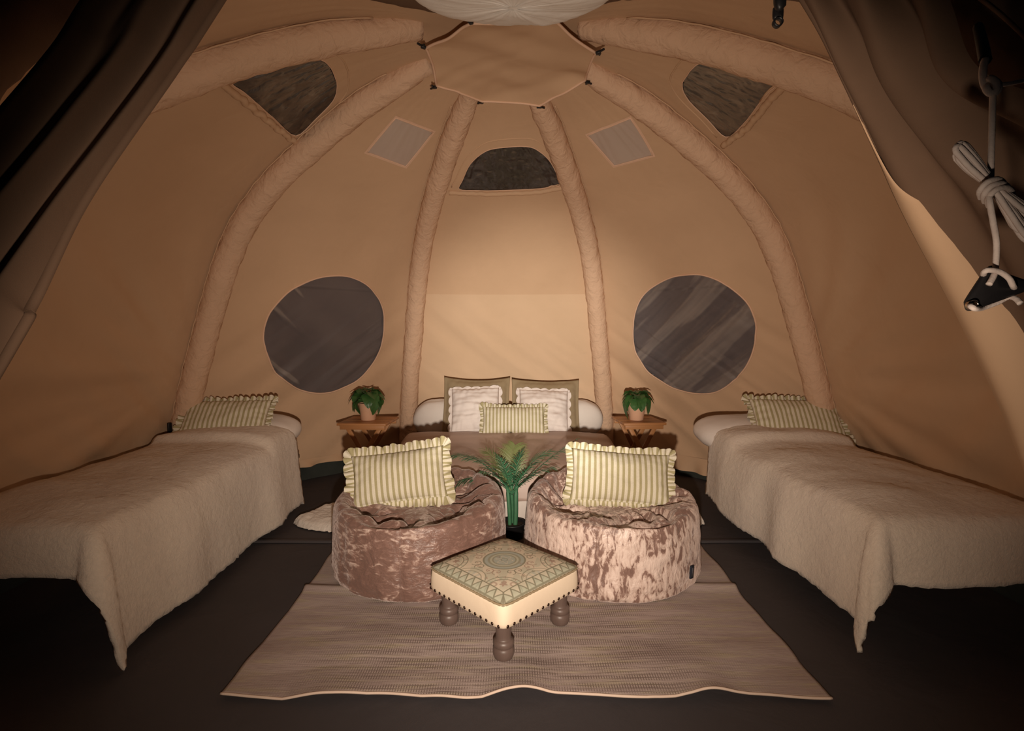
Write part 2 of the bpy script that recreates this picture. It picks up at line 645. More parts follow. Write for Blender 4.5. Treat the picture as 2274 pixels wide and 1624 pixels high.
walls = [
    ('wall_back', -22.5, 22.5, 3, ['tc'], 'beige canvas panel behind the double bed, brightest in the tent'),
    ('wall_back_left', -67.5, -22.5, 2, ['rl', 'dl'], 'beige canvas panel with round window behind the left bedside table'),
    ('wall_back_right', 22.5, 67.5, 5, ['rr', 'dr'], 'beige canvas panel with striped round window behind the right bedside table'),
    ('wall_left', -112.5, -67.5, 7, ['tl'], 'beige canvas panel sloping over the left single bed'),
    ('wall_right', 67.5, 112.5, 4, ['tr'], 'beige canvas panel sloping over the right single bed'),
    ('wall_front_left', -148, -112.5, 8, [], 'beige canvas panel left of the doorway, seen at the top'),
    ('wall_front_right', 112.5, 148, 9, [], 'beige canvas panel right of the doorway, seen at the top'),
]
for nm, a, b, sd, hs, lab in walls:
    panel(nm, a, b, sd, [DEN[h] for h in hs], label=lab)
panel('wall_front', 148, 212, 6, [], v0=.77, label='beige canvas above the open doorway at the top')

# dark groundsheet edge turned up the foot of the walls
for nm, a, b in (('baseboard_back', -22.5, 22.5), ('baseboard_back_left', -67.5, -22.5), ('baseboard_back_right', 22.5, 67.5), ('baseboard_left', -112.5, -67.5), ('baseboard_right', 67.5, 112.5)):
    V = []
    n = 60
    for j in range(8):
        for i in range(n + 1):
            u = i / n
            h = j / 7 * (.19 + .02 * ns(u * 6, R(a) * 3))
            p = panel_point(u, 0, a, b, .03 + .012 * ns(u * 14, h * 6, a) - .03 * (1 - j / 7) ** 2)
            p.z = h - .002
            V.append(p)
    tag(mesh_obj(nm, V, grid_faces(8, n + 1), M['skirt']), 'dark green groundsheet edge turned up at the foot of the %s canvas' % nm[10:].replace('_', ' '), 'skirting', kind='structure')

# loose pleated hem of the inner canvas
for k, (a, b, dz) in enumerate(((-67.5, -22.5, .10), (22.5, 67.5, .03))):
    V = []
    n = 160
    for j in range(7):
        t = j / 6
        for i in range(n + 1):
            u = .03 + .94 * i / n
            pl = (.018 * math.sin(u * 46 + 3 * ns(u * 5, a)) + .014 * ns(u * 22, t, a)) * t
            p = panel_point(u, VB, a, b, -.004 - .02 * t + pl)
            p.z = .165 - t * (.155 - dz) + .012 * ns(u * 9, a) * t
            V.append(p)
    o = mesh_obj('trim_%d' % (k + 1), V, grid_faces(7, n + 1), M['canvas'])
    tag(o, ('pleated beige canvas hem at the foot of the wall, left of the double bed', 'pleated beige canvas hem at the foot of the wall, right of the double bed')[k], 'hem', kind='structure')

# inflated air beams in canvas sleeves
BEAM_LABEL = {-22.5: 'padded air beam left of the double bed', 22.5: 'padded air beam right of the double bed', -67.5: 'padded air beam at the head of the left single bed',
              67.5: 'padded air beam at the head of the right single bed', -112.5: 'air beam over the upper left window', 112.5: 'air beam over the upper right window',
              -148: 'air beam left of the doorway', 148: 'air beam right of the doorway'}
for k, az in enumerate((-22.5, 22.5, -67.5, 67.5, -112.5, 112.5, -148, 148)):
    s, c = math.sin(R(az)), math.cos(R(az))
    n = 180
    V = []
    seg = 20
    for i in range(n + 1):
        v = .005 + .90 * i / n
        r, h = prof(v)
        r2, h2 = prof(v + .004)
        h += .035 * max(0, (v - .78) / .125) ** 2
        h2 += .035 * max(0, (v + .004 - .78) / .125) ** 2
        t = Vector((s * (r2 - r), c * (r2 - r), h2 - h)).normalized()
        a = Vector((c, -s, 0))
        b = a.cross(t).normalized()
        rad = .078 - .008 * v - .024 * max(0, (v - .76) / .145) ** 2
        for q in range(seg):
            g = 2 * PI * q / seg
            # gathered sleeve: small slanting puckers, strongest on the inner curve
            pk = .007 * ns(v * 42 + g * 1.1, g * 1.4, k) + .0045 * ns(v * 95 + g * 2.2, g * 2.0, k + 7) * (1 if .2 < v < .8 else .5)
            V.append(Vector((CX + s * r, CY + c * r, h)) + (a * math.cos(g) + b * math.sin(g)) * (rad + pk))
    F = grid_faces(n + 1, seg, wrap=True)
    F.append(tuple(range(seg - 1, -1, -1)))
    F.append(tuple(n * seg + q for q in range(seg)))
    o = mesh_obj('trim_%d' % (k + 3), V, F, M['canvas_out' if abs(az) == 148 else 'beam'])  # doorway beams use the dark cloth: their unlit look is coloured in
    tag(o, ('shade-darkened ' if abs(az) == 148 else 'beige ') + BEAM_LABEL[az], 'beam', kind='structure')
    # stitched sleeve edges beside the beam, a wavy piping on each side
    for sd in (-1, 1):
        pts = []
        for i in range(0, 130):
            v = .03 + .82 * i / 129
            r, h = prof(v)
            r2, h2 = prof(v + .004)
            dl_ = math.hypot(r2 - r, h2 - h)
            nx_, nz_ = (h2 - h) / dl_, -(r2 - r) / dl_
            ph = .072 + .002 * math.sin(i * 1.1) + .004 * ns(i * .5, k)
            pts.append(Vector((CX + s * (r + .028 * nx_), CY + c * (r + .028 * nx_), h + .028 * nz_)) + Vector((c, -s, 0)) * sd * ph)
        V2, F2 = tube(pts, [.003 + .002 * abs(ns(i * .9, sd)) for i in range(len(pts))], 6)
        mesh_obj('piping', V2, F2, M['canvas_out' if abs(az) == 148 else 'canvas'], o)
    if abs(az) == 67.5:              # black buckle and strap at the foot of the beam
        bm = bmesh.new()
        sgn = 1 if az > 0 else -1
        r, h = prof(v_of_h(.56))
        bp_ = Vector((CX + s * r, CY + c * r, h)) + Vector((c, -s, 0)) * sgn * .098
        box_bm(bm, (-.012, -.008, -.03), (.012, .008, .03), .003, Matrix.Translation(bp_) @ Matrix.Rotation(-R(az), 4, 'Z'))
        box_bm(bm, (-.004, -.004, -.10), (.004, .004, -.028), .001, Matrix.Translation(bp_) @ Matrix.Rotation(-R(az), 4, 'Z'))
        bm_obj('buckle', bm, M['black'], o)

# windows: binding round the hole, film in it
WIN = [('rl', -67.5, -22.5, 2, 'film_grey', 'round grey window above the left bedside table', 1),
       ('rr', 22.5, 67.5, 5, 'film_grey', 'round grey window with creased film above the right bedside table', 2),
       ('tc', -22.5, 22.5, 3, 'film_dark', 'half round black window high above the double bed', 3),
       ('tl', -112.5, -67.5, 7, 'film_dark', 'black window with rolled flap high on the left', 4),
       ('tr', 67.5, 112.5, 4, 'film_dark', 'black window with rolled flap high on the right', 5),
       ('dl', -67.5, -22.5, 2, 'film_pale', 'pale diamond skylight high above the left bedside table', 6),
       ('dr', 22.5, 67.5, 5, 'film_pale', 'pale diamond skylight high above the right bedside table', 7)]


def sstep(a, b, x):
    t = min(1, max(0, (x - a) / (b - a)))
    return t * t * (3 - 2 * t)


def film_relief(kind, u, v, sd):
    """height of the film's creases and strength of the sheen painted there"""
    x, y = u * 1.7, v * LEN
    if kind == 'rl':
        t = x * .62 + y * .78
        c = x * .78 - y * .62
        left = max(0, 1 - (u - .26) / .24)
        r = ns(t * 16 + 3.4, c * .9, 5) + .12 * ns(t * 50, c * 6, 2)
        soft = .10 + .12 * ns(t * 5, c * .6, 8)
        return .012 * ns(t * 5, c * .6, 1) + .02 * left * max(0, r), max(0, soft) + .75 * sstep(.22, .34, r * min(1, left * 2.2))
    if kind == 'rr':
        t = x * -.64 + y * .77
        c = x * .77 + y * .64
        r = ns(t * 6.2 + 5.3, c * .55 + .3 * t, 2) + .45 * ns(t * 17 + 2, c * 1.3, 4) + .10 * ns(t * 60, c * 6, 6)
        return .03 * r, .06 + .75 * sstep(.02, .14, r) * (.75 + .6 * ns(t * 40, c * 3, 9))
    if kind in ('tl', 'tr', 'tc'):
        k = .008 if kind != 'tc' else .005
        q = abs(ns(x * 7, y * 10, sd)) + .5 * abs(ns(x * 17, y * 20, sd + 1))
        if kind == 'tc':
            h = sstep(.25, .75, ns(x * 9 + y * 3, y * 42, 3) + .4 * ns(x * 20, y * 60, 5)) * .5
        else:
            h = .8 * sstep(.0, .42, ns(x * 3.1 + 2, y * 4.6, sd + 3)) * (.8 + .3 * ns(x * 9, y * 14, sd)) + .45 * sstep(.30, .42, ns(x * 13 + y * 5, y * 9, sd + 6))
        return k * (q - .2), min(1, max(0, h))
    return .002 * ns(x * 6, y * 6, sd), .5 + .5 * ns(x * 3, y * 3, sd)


for key, a, b, sd, mt, lab, num in WIN:
    poly = DEN[key]
    ring = [panel_point(u, v, a, b, wrinkle(u, v, sd) - .002) for u, v in poly]
    rr = .006 if key[0] == 'r' else (.004 if key[0] == 'd' else .003)
    V, F = tube(ring, rr, 6, closed=True)
    w = mesh_obj('window_%d' % num, V, F, M['rim'])
    tag(w, lab, 'window', kind='structure')
    W, H = 1.7, LEN
    P2 = [(u * W, v * H) for u, v in poly]
    xs, ys = [p[0] for p in P2], [p[1] for p in P2]
    st = .012 if key[0] == 'd' else .007
    pts = []
    x = min(xs) + st
    while x < max(xs):
        y = min(ys) + st
        while y < max(ys):
            if inside((x, y), P2): pts.append((x, y))
            y += st
        x += st
    V, F = cdt(P2, [], pts)
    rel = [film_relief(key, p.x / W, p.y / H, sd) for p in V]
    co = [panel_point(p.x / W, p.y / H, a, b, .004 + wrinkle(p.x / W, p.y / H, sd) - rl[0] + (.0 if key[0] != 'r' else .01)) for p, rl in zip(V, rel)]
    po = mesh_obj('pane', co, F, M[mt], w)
    po.data.attributes.new('sheen_paint', 'FLOAT', 'POINT').data.foreach_set('value', [min(1, max(0, rl[1])) for rl in rel])  # reflections along the creases, painted through this colour mask
    if key[0] == 't':
        # broad stitched surround and the flap rolled up along the lower edge
        lo = sorted(HOLES[key], key=lambda q: q[1])
        uL, uR = min(q[0] for q in HOLES[key]) - .07, max(q[0] for q in HOLES[key]) + .07
        edge = [q for q in HOLES[key] if q[1] < min(p[1] for p in HOLES[key]) + .02]
        edge.sort()
        eu, ev = [q[0] for q in edge], [q[1] for q in edge]
        pts = []
        for i in range(60):
            u = uL + (uR - uL) * i / 59
            v = float(np.interp(u, eu, ev)) - .010 + .003 * ns(i * .3, sd)
            pts.append(panel_point(min(max(u, .02), .98), v, a, b, -.012))
        V, F = tube(pts, [.017 + .004 * ns(i * .4, sd) for i in range(60)], 10)
        mesh_obj('rolled_flap', V, F, M['canvas'], w)
        for i in (14, 45):
            p = pts[i] + Vector((0, 0, .022))
            V, F = tube([p, p + Vector((.002, -.004, .014)), p + Vector((.006, -.004, .022))], [.008, .007, .004], 6)
            mesh_obj('flap_loop', V, F, M['canvas'], w)
        cu, cv = sum(q[0] for q in poly) / len(poly), min(q[1] for q in poly)
        ring = [(cu + (u - cu) * 1.14, cv + (v - cv) * 1.18) for u, v in poly if v > cv + .006]
        ring = [(min(max(u, .03), .97), v) for u, v in ring]
        k0 = max(range(len(ring)), key=lambda i: (Vector(ring[i]) - Vector(ring[i - 1])).length)
        ring = ring[k0:] + ring[:k0]
        V, F = tube([panel_point(u, v, a, b, wrinkle(u, v, sd)) for u, v in ring], .0045, 6)
        mesh_obj('stitched_seam', V, F, M['canvas'], w)
    if key[0] == 'd':
        cu, cv = sum(q[0] for q in poly) / len(poly), sum(q[1] for q in poly) / len(poly)
        n = len(poly)
        V = [panel_point(u, v, a, b, wrinkle(u, v, sd) - .004) for u, v in poly] + \
            [panel_point(cu + (u - cu) * 1.09, cv + (v - cv) * 1.09, a, b, wrinkle(u, v, sd) - .003) for u, v in poly]
        mesh_obj('window_hem', V, [(i, (i + 1) % n, n + (i + 1) % n, n + i) for i in range(n)], M['rim'], w)

# ceiling: loose octagonal cloth under the crown, toggled to the eight beams
ro = .40
hub = Vector((CX + .045, CY - .01, 2.408))
ang = [R(22.5 + 45 * i) for i in range(8)]
corner = [Vector((ro * math.sin(a), ro * math.cos(a), .012 * (1 if i % 2 else -1))) for i, a in enumerate(ang)]
V = []
n_r, n_s = 22, 12
V.append(hub + Vector((0, 0, .015 + .012 * ns(0, 0, 2))))
for j in range(1, n_r + 1):
    t = j / n_r
    for i in range(8):
        for q in range(n_s):
            f = q / n_s
            p = corner[i].lerp(corner[(i + 1) % 8], f)
            sag = 1 - .022 * math.sin(PI * f)
            p = p * t * (sag if j == n_r else 1 - (1 - sag) * t)
            z = .012 * ns((p.x + p.y * .8) * 2.1, (p.x * .6 - p.y) * 7, 2) + .010 * max(0, ns((p.x * .5 + p.y) * 9, p.x * 2, 6)) - .018 * t ** 6 + .015 * (1 - t * t)
            V.append(hub + Vector((p.x, p.y, p.z * t + z)))
N = 8 * n_s
F = [(0, 1 + (k + 1) % N, 1 + k) for k in range(N)] + grid_faces(n_r, N, wrap=True, off=1)
o = mesh_obj('ceiling', V, F, M['canvas'])
tag(o, 'octagonal beige canvas cover under the tent crown', 'ceiling', kind='structure')
rim = [V[1 + (n_r - 1) * N + k] for k in range(N)]
V2, F2 = tube(rim, .006, 6, closed=True)
mesh_obj('rope_edge', V2, F2, M['rim'], o)
for i, a in enumerate(ang):
    p = hub + corner[i] - Vector((0, 0, .020))
    d = Vector((math.sin(a), math.cos(a), .12)).normalized()
    sd = d.cross(Vector((0, 0, 1))).normalized()
    bm = bmesh.new()
    q = p + d * .005
    mt = Matrix.Translation(q) @ Matrix((( *sd, 0), (*d, 0), (*sd.cross(d), 0), (0, 0, 0, 1))).transposed()
    box_bm(bm, (-.009, -.004, -.006), (.009, .018, .006), .003, mt)
    box_bm(bm, (-.004, .010, -.004), (.004, .040, .004), .0015, mt @ Matrix.Rotation(.35 * (1 if i % 2 else -1), 4, 'Z'))
    box_bm(bm, (-.015, .012, -.004), (.003, .020, .004), .0015, mt @ Matrix.Rotation(.5, 4, 'Z'))
    bm_obj('toggle', bm, M['black'], o)

# ------------------------------------------------------------------ door flaps, seen from outside


def flap(name, inner, outer, amp, folds, label, seed, curl, lining=None):
    I = smooth_path(inner, 16)
    O = smooth_path(outer, 16)
    n = min(len(I), len(O))
    m = 90
    V = []
    N_ = []
    for i in range(n):
        p, q = I[i], O[i]
        t0 = (I[min(i + 1, n - 1)] - I[max(i - 1, 0)]).normalized()
        ax = (q - p)
        nr = t0.cross(ax).normalized()
        if nr.dot(Vector((0, 0, 1.15)) - p) < 0: nr = -nr
        for j in range(m + 1):
            s = j / m
            y = i / n
            f = amp * math.sin(s * folds * 2 * PI + 2.2 * ns(y * 1.4 + seed, s * .7)) * min(1, s * 5)
            f += amp * .8 * ns(s * 6 - y * 1.5, y * 1.2, seed) * min(1, s * 4) + .012 * ns(y * 3, s * 3, seed)
            f -= curl * math.exp(-s * 14)
            V.append(p + ax * s + nr * f)
            N_.append(nr)
    # hem: a rolled piping down the free edge
    o = mesh_obj(name, V, grid_faces(n, m + 1), M['canvas_out'])
    tag(o, label, 'door', kind='structure')
    V2, F2 = tube([V[i * (m + 1)] for i in range(n)], .006, 6)
    mesh_obj('edge_binding', V2, F2, M['canvas_out'], o)
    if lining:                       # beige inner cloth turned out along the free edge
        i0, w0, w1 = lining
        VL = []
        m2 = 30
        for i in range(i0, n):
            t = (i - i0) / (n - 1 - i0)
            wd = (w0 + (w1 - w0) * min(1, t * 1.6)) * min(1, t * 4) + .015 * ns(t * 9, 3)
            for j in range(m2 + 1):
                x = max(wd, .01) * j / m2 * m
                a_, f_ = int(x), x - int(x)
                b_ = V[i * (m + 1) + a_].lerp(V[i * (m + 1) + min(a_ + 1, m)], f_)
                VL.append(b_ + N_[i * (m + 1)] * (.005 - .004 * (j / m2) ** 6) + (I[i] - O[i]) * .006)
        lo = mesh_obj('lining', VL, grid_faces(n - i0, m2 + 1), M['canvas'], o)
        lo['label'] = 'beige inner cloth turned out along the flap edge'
    return o


L_in = [at(700, -340, .86), at(480, 0, .74), at(400, 120, .70), at(270, 300, .64), at(160, 460, .60), at(60, 640, .56), at(0, 750, .54), at(-300, 1250, .50), at(-700, 1900, .48)]
L_out = [at(420, -340, .74), at(190, -20, .66), at(110, 100, .62), at(0, 235, .58), at(-90, 350, .56), at(-230, 520, .54), at(-350, 700, .52), at(-700, 1150, .48), at(-1150, 1800, .46)]
flap('door_1', L_in, L_out, .016, 2.6, 'dark tent door flap gathered in folds, left foreground', 3, .02)
R_in = [at(1600, -330, .92), at(1772, 0, .86), at(1860, 195, .90), at(1945, 380, .98), at(2005, 500, 1.04), at(2110, 700, 1.12), at(2200, 905, 1.16), at(2280, 1110, 1.18), at(2500, 1600, 1.20)]
R_out = [at(1930, -330, .80), at(2110, -20, .72), at(2200, 150, .68), at(2420, 240, .66), at(2640, 380, .66), at(2800, 650, .66), at(2950, 950, .64), at(3050, 1250, .62), at(3250, 1700, .60)]
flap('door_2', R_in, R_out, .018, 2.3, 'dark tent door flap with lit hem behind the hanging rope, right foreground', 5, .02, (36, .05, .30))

# ------------------------------------------------------------------ rug and fleeces
xa, xb, ya, yb = -.925, 1.005, 1.575, 2.95


def rug_z(x, y):
    z = .012 + .006 * ns(x * 2.2, y * 3, 1) + .004 * ns(x * 5, y * 9, 2)
    z += .016 * max(0, ns(x * 1.3 + 2, (y - .12 * x) * 4.5, 4)) ** 1.0
    z += .014 * math.exp(-((y - 2.27 - .02 * math.sin(x * 3)) / .03) ** 2) * (1 if abs(x) > .5 else .4)
    f = math.exp(-(y - ya) / .09)
    z += f * (.014 * max(0, math.sin(x * 10.5 + 1.4 + ns(x * 3))) + .010 * max(0, ns(x * 7, 5)) + .009 * math.exp(-((x - .02) / .08) ** 2))
    return max(.008, z)


n_x, n_y = 200, 150
V, UV = [], []
for j in range(n_y + 1):
    for i in range(n_x + 1):
        u, w = i / n_x, j / n_y
        y = ya + (yb - ya) * w
        x = xa + (xb - xa) * u
        x += (.012 * ns(y * 4, 3)) * (abs(2 * u - 1) ** 4) + (.05 * max(0, w - .45)) * (2 * u - 1)
        y += (.010 * math.sin(x * 11) + .012 * math.exp(-((x - .03) / .10) ** 2)) * (1 - w) ** 8
        V.append((x, y, rug_z(x, y)))
rug = mesh_obj('rug', V, grid_faces(n_y + 1, n_x + 1), M['rug'])
tag(rug, 'beige woven cotton rug under the footstool and beanbags', 'rug')
sol = rug.modifiers.new('thick', 'SOLIDIFY'); sol.thickness = .006; sol.offset = -1
V2, F2 = tube([Vector(V[i]) + Vector((0, -.003, -.001)) for i in range(n_x + 1)], .0045, 6)
mesh_obj('hem', V2, F2, M['hem'], rug)


def sheepskin(name, pts, label, seed):
    P = smooth_path([(*p, 0) for p in pts] + [(*pts[0], 0)], 14)[:-1]
    c = sum(P, Vector()) / len(P)
    n = len(P)
    m = 26
    V = [c + Vector((0, 0, .05))]
    for j in range(1, m + 1):
        t = j / m
        for k, p in enumerate(P):
            e = 1 + .06 * ns(k * .7, seed) * t + .03 * ns(k * 2.1, seed + 2) * t
            q = c + (p - c) * t * e
            z = (.055 + .012 * ns(q.x * 9, q.y * 9, seed) + .007 * ns(q.x * 30, q.y * 30, seed)) * (1 - t ** 7) ** .5
            V.append(Vector((q.x, q.y, max(.003, z))))
    F = [(0, 1 + (k + 1) % n, 1 + k) for k in range(n)] + grid_faces(m, n, wrap=True, off=1)
    return tag(mesh_obj(name, V, F, M['sheepskin']), label, 'fleece rug', 'white fleece rugs beside the double bed')


sheepskin('fleece_rug', [(-1.33, 3.10), (-1.25, 3.02), (-1.04, 2.96), (-.93, 3.08), (-.90, 3.34), (-1.0, 3.60), (-1.13, 3.55), (-1.22, 3.32)], 'white fluffy fleece rug on the floor behind the left beanbag', 1)
sheepskin('fleece_rug', [(1.17, 3.08), (1.06, 3.03), (.93, 3.10), (.89, 3.34), (.98, 3.55), (1.12, 3.52), (1.19, 3.30)], 'white fluffy fleece rug on the floor behind the right beanbag', 4)

# ------------------------------------------------------------------ pillows and cushions


def pillow_mesh(name, w, h, T, mat, parent, seed=0, flange=0., pinch=.05, crease=.006, nx=56, nz=40, sagc=0., ripple=0.):
    """plump closed cushion, x wide, z tall, y thick (front is -y)"""
    V, UV = [], []
    for side in (-1, 1):
        for j in range(nz + 1):
            b = 2 * j / nz - 1
            for i in range(nx + 1):
                a = 2 * i / nx - 1
                x = a * w / 2 * (1 - pinch * (1 - b * b))
                z = b * h / 2 * (1 - pinch * 1.2 * (1 - a * a)) - sagc * (1 - a * a) * max(0, b)
                fa, fb = min(1, abs(a) / (1 - flange)), min(1, abs(b) / (1 - flange))
                th = ((1 - fa ** 2.6) * (1 - fb ** 2.6))
                th = max(0, th) ** .55
                y = side * (T / 2 * th + (.003 if 0 < i < nx and 0 < j < nz else 0))
                if th > 0:
                    y += crease * th ** .5 * (ns(x * 13 + seed, z * 13, side) + .6 * ns(x * 30, z * 24 + seed, side))
                    e = max(abs(a), abs(b))
                    if ripple: y += ripple * th ** .5 * (ns(x * 5 + seed, z * 34, side) + .5 * ns(x * 9, z * 60, seed))
                    y += side * crease * .9 * max(0, e - .55) * math.sin((x if abs(b) > abs(a) else z) * 120 + 3 * ns(x * 9, z * 9, seed))
                else:
                    y += .006 * ns(x * 12, z * 12, seed)
                V.append((x, y, z)); UV.append((x, z))
    n = (nx + 1) * (nz + 1)
    F = grid_faces(nz + 1, nx + 1) + [f[::-1] for f in grid_faces(nz + 1, nx + 1, off=n)]
    m = nx + 1
    loop = [i for i in range(m)] + [j * m + nx for j in range(1, nz + 1)] + [nz * m + i for i in range(nx - 1, -1, -1)] + [j * m for j in range(nz - 1, 0, -1)]
    for q in range(len(loop)):
        a, b = loop[q], loop[(q + 1) % len(loop)]
        F.append((b, a, n + a, n + b))
    o = mesh_obj(name, V, F, mat, parent, uvs=UV)
    edge = [Vector(V[i]).lerp(Vector(V[n + i]), .5) for i in loop]
    return o, edge


def edging(name, edge, width, mat, parent, seed=0, amp=.013, waves=None, scallop=0., rows=4):
    """frill round a cushion: strip sewn to the edge, waved out of plane"""
    P = []
    n = len(edge)
    sub = 4
    L = 0
    ring = []
    for i in range(n):
        for q in range(sub):
            ring.append(edge[i].lerp(edge[(i + 1) % n], q / sub))
    m = len(ring)
    acc = [0]
    for i in range(m): acc.append(acc[-1] + (ring[(i + 1) % m] - ring[i]).length)
    tot = acc[-1]
    waves = waves or int(tot / .036)
    V, UV = [], []
    for j in range(rows + 1):
        t = j / rows
        for i in range(m):
            p = ring[i]
            tg = (ring[(i + 9) % m] - ring[i - 9])
            out = Vector((tg.z, 0, -tg.x))
            if out.length < 1e-6: out = Vector((p.x, 0, p.z))
            out.normalize()
            if out.dot(Vector((p.x, 0, p.z))) < 0: out = -out
            s = acc[i] / tot
            ph = 2 * PI * waves * s + 2.5 * ns(s * 14, seed) + 7 * math.atan2(out.z, out.x)
            cor = min(abs(p.x) / (max(abs(q_.x) for q_ in (edge[0], edge[n // 2])) + 1e-6), 1) * min(abs(p.z) / (abs(edge[0].z) + 1e-6), 1)
            wd = width * (1 + .35 * ns(s * 26, seed + 3) + .30 * max(0, ns(s * 9, seed + 7)) +   .12 * cor ** 8)
            if scallop: wd = width * (.55 + .45 * abs(math.sin(PI * waves * s)))
            y = amp * (.3 + t) * (.55 + .8 * abs(ns(s * 17, seed + 9))) * math.sin(ph) * t ** .7 + .022 * t * ns(s * 16, seed + 5) + .004
            V.append(p + out * (wd * t - .004) + Vector((0, y, 0)) + Vector((tg.x, 0, tg.z)).normalized() * amp * .35 * t * math.cos(ph))
            UV.append((acc[i] * 1.35, t * width))
    F = grid_faces(rows + 1, m, wrap=True)
    return mesh_obj(name, V, F, mat, parent, uvs=UV)


def place(o, loc, yaw=0, lean=0, roll=0):
    o.matrix_world = Matrix.Translation(loc) @ Matrix.Rotation(R(yaw), 4, 'Z') @ Matrix.Rotation(R(-lean), 4, 'X') @ Matrix.Rotation(R(roll), 4, 'Y')
    return o


def striped_cushion(loc, yaw, lean, roll, label, w, h, T, seed, frill=.038, group='green striped frilled cushions'):
    r = empty('striped_cushion')
    _, e = pillow_mesh('cover', w, h, T, M['stripe'], r, seed)
    edging('frill', e, frill, M['stripe'], r, seed, amp=.017)
    place(r, loc, yaw, lean, roll)
    return tag(r, label, 'cushion', group)


# ------------------------------------------------------------------ draped sheets


def sheet(name, x0, x1, y0, y1, top, drop, mat, puff=.02, seed=1, step=.018, R0=.05, flare=.16, wave=.02, head=0., fluff=.0, curl_u=.0, thick=.012, head_r=.05, lift=None, edge_noise=.006, corner=.06):
    """cloth laid over a box top (x0..x1, y0..y1); drop = (left, right, foot); foot is towards -y"""
    dl, dr, df = drop
    ax = np.arange(x0 - dl, x1 + dr + step * .5, step)
    ay = np.arange(y0 - df, y1 + step * .5, step)
    V = []
    for y in ay:
        for x in ax:
            u = max(x - x1, 0) if x > x1 else min(x - x0, 0)
            v = max(y0 - y, 0)
            hyp = math.hypot(u, v)
            bx, by = min(max(x, x0), x1), max(y, y0)
            cx, cy = (bx - (x0 + x1) / 2) / ((x1 - x0) / 2), (by - y0) / (y1 - y0)
            pz = puff * max(0, 1 - cx ** 4) * min(1, cy * 6 + .2) + .010 * ns(x * 2.3, y * 2.3, seed) + .006 * ns(x * 6 + y * 3, y * 5, seed + 1)
            if lift: pz += lift(x, y)
            if hyp > 1e-6:
                out = R0 * (1 - math.exp(-hyp / R0)) + flare * hyp
                dn = hyp - R0 * .8 * (1 - math.exp(-hyp / R0))
                k = min(1, hyp / .25)
                al = (by if abs(u) > v else bx)
                out += wave * k * (math.sin(al * 9 + 2 * ns(al * 2, seed)) + .7 * ns(al * 5, hyp * 2, seed + 3))
                if u and v:
                    th = math.atan2(v, abs(u))
                    out += corner * k * math.sin(2 * th)
                dx, dy = u / hyp, -v / hyp
                px, py, z = bx + dx * out, by + dy * out, top + pz * math.exp(-hyp * 3) - dn
                z += edge_noise * ns(x * 40, y * 40, seed)
            else:
                px, py, z = x, y, top + pz
            if fluff:
                z += fluff * ns(x * 45, y * 45, seed)
                px += fluff * ns(x * 45, y * 45, seed + 5)
            if z < .014:
                ex = .014 - z
                px += (u / hyp if hyp else 0) * ex * .7
                py -= (v / hyp if hyp else 0) * ex * .7
                z = .014 + .006 * abs(ns(x * 20, y * 20, 3))
            if y > y1 - head_r:
                t = (y - (y1 - head_r)) / head_r
                z -= .018 * t * t
            V.append((px, py, z))
    o = mesh_obj(name, V, grid_faces(len(ay), len(ax)), mat)
    s = o.modifiers.new('thick', 'SOLIDIFY')
    s.thickness = thick
    s.offset = -1
    return o


# ------------------------------------------------------------------ single beds


def single_bed(side, x0, x1, y0, y1, label, rz=0):
    r = empty('single_bed')
    zf = .34
    cxm = (x0 + x1) / 2
    r.location = (cxm, (y0 + y1) / 2, 0)
    hx, hy = (x1 - x0) / 2, (y1 - y0) / 2
    bm = bmesh.new()
    for sx in (-1, 1):
        box_bm(bm, (sx * (hx - .015) - .013, -hy, zf - .03), (sx * (hx - .015) + .013, hy, zf), .004)
    for yy in (-hy, -.02, hy - .026):
        box_bm(bm, (-hx + .02, yy, zf - .028), (hx - .02, yy + .026, zf - .004), .004)
    bm_obj('bed_frame', bm, M['black_metal'], r)
    for yy in (-hy + .62, hy - .10):
        for sx in (-1, 1):
            V, F = tube([(sx * (hx - .03), yy, zf - .02), (sx * (hx - .05), yy, .05), (sx * (hx - .05), yy, .002)], [.012, .012, .014], 8)
            mesh_obj('leg', V, F, M['black_metal'], r)
    # plump mattress
    V = []
    n = 72
    prof_ = [(.0, .0), (.93, .0), (.985, .02), (1, .06), (.99, .10), (.955, .125), (.9, .135), (.6, .14), (0, .14)]
    for f, z in prof_:
        for k in range(n):
            q = 2 * PI * k / n
            ca, sa = math.cos(q), math.sin(q)
            e = 9
            rr = (abs(ca) ** e + abs(sa) ** e) ** (-1 / e)
            V.append((ca * rr * f * (hx + .005), sa * rr * f * hy, zf + z))
    mesh_obj('mattress', V, grid_faces(len(prof_), n, wrap=True), M['white'], r)
    r.rotation_euler.z = rz
    return tag(r, label, 'bed', 'single beds along the tent sides')


single_bed(-1, -2.10, -1.45, 1.75, 3.50, 'single bed with black frame along the left canvas wall, under a cream blanket')
single_bed(1, 1.36, 2.02, 1.80, 3.50, 'single bed with black frame along the right canvas wall, under a cream blanket', R(2.0))


def lift_l(x, y):
    # a turned-back band of blanket near the head
    t = (y - 3.02)
    b = .045 / (1 + math.exp(-t * 80))
    return b + .015 * max(0, ns(x * 3 + 1, y * 4, 2))


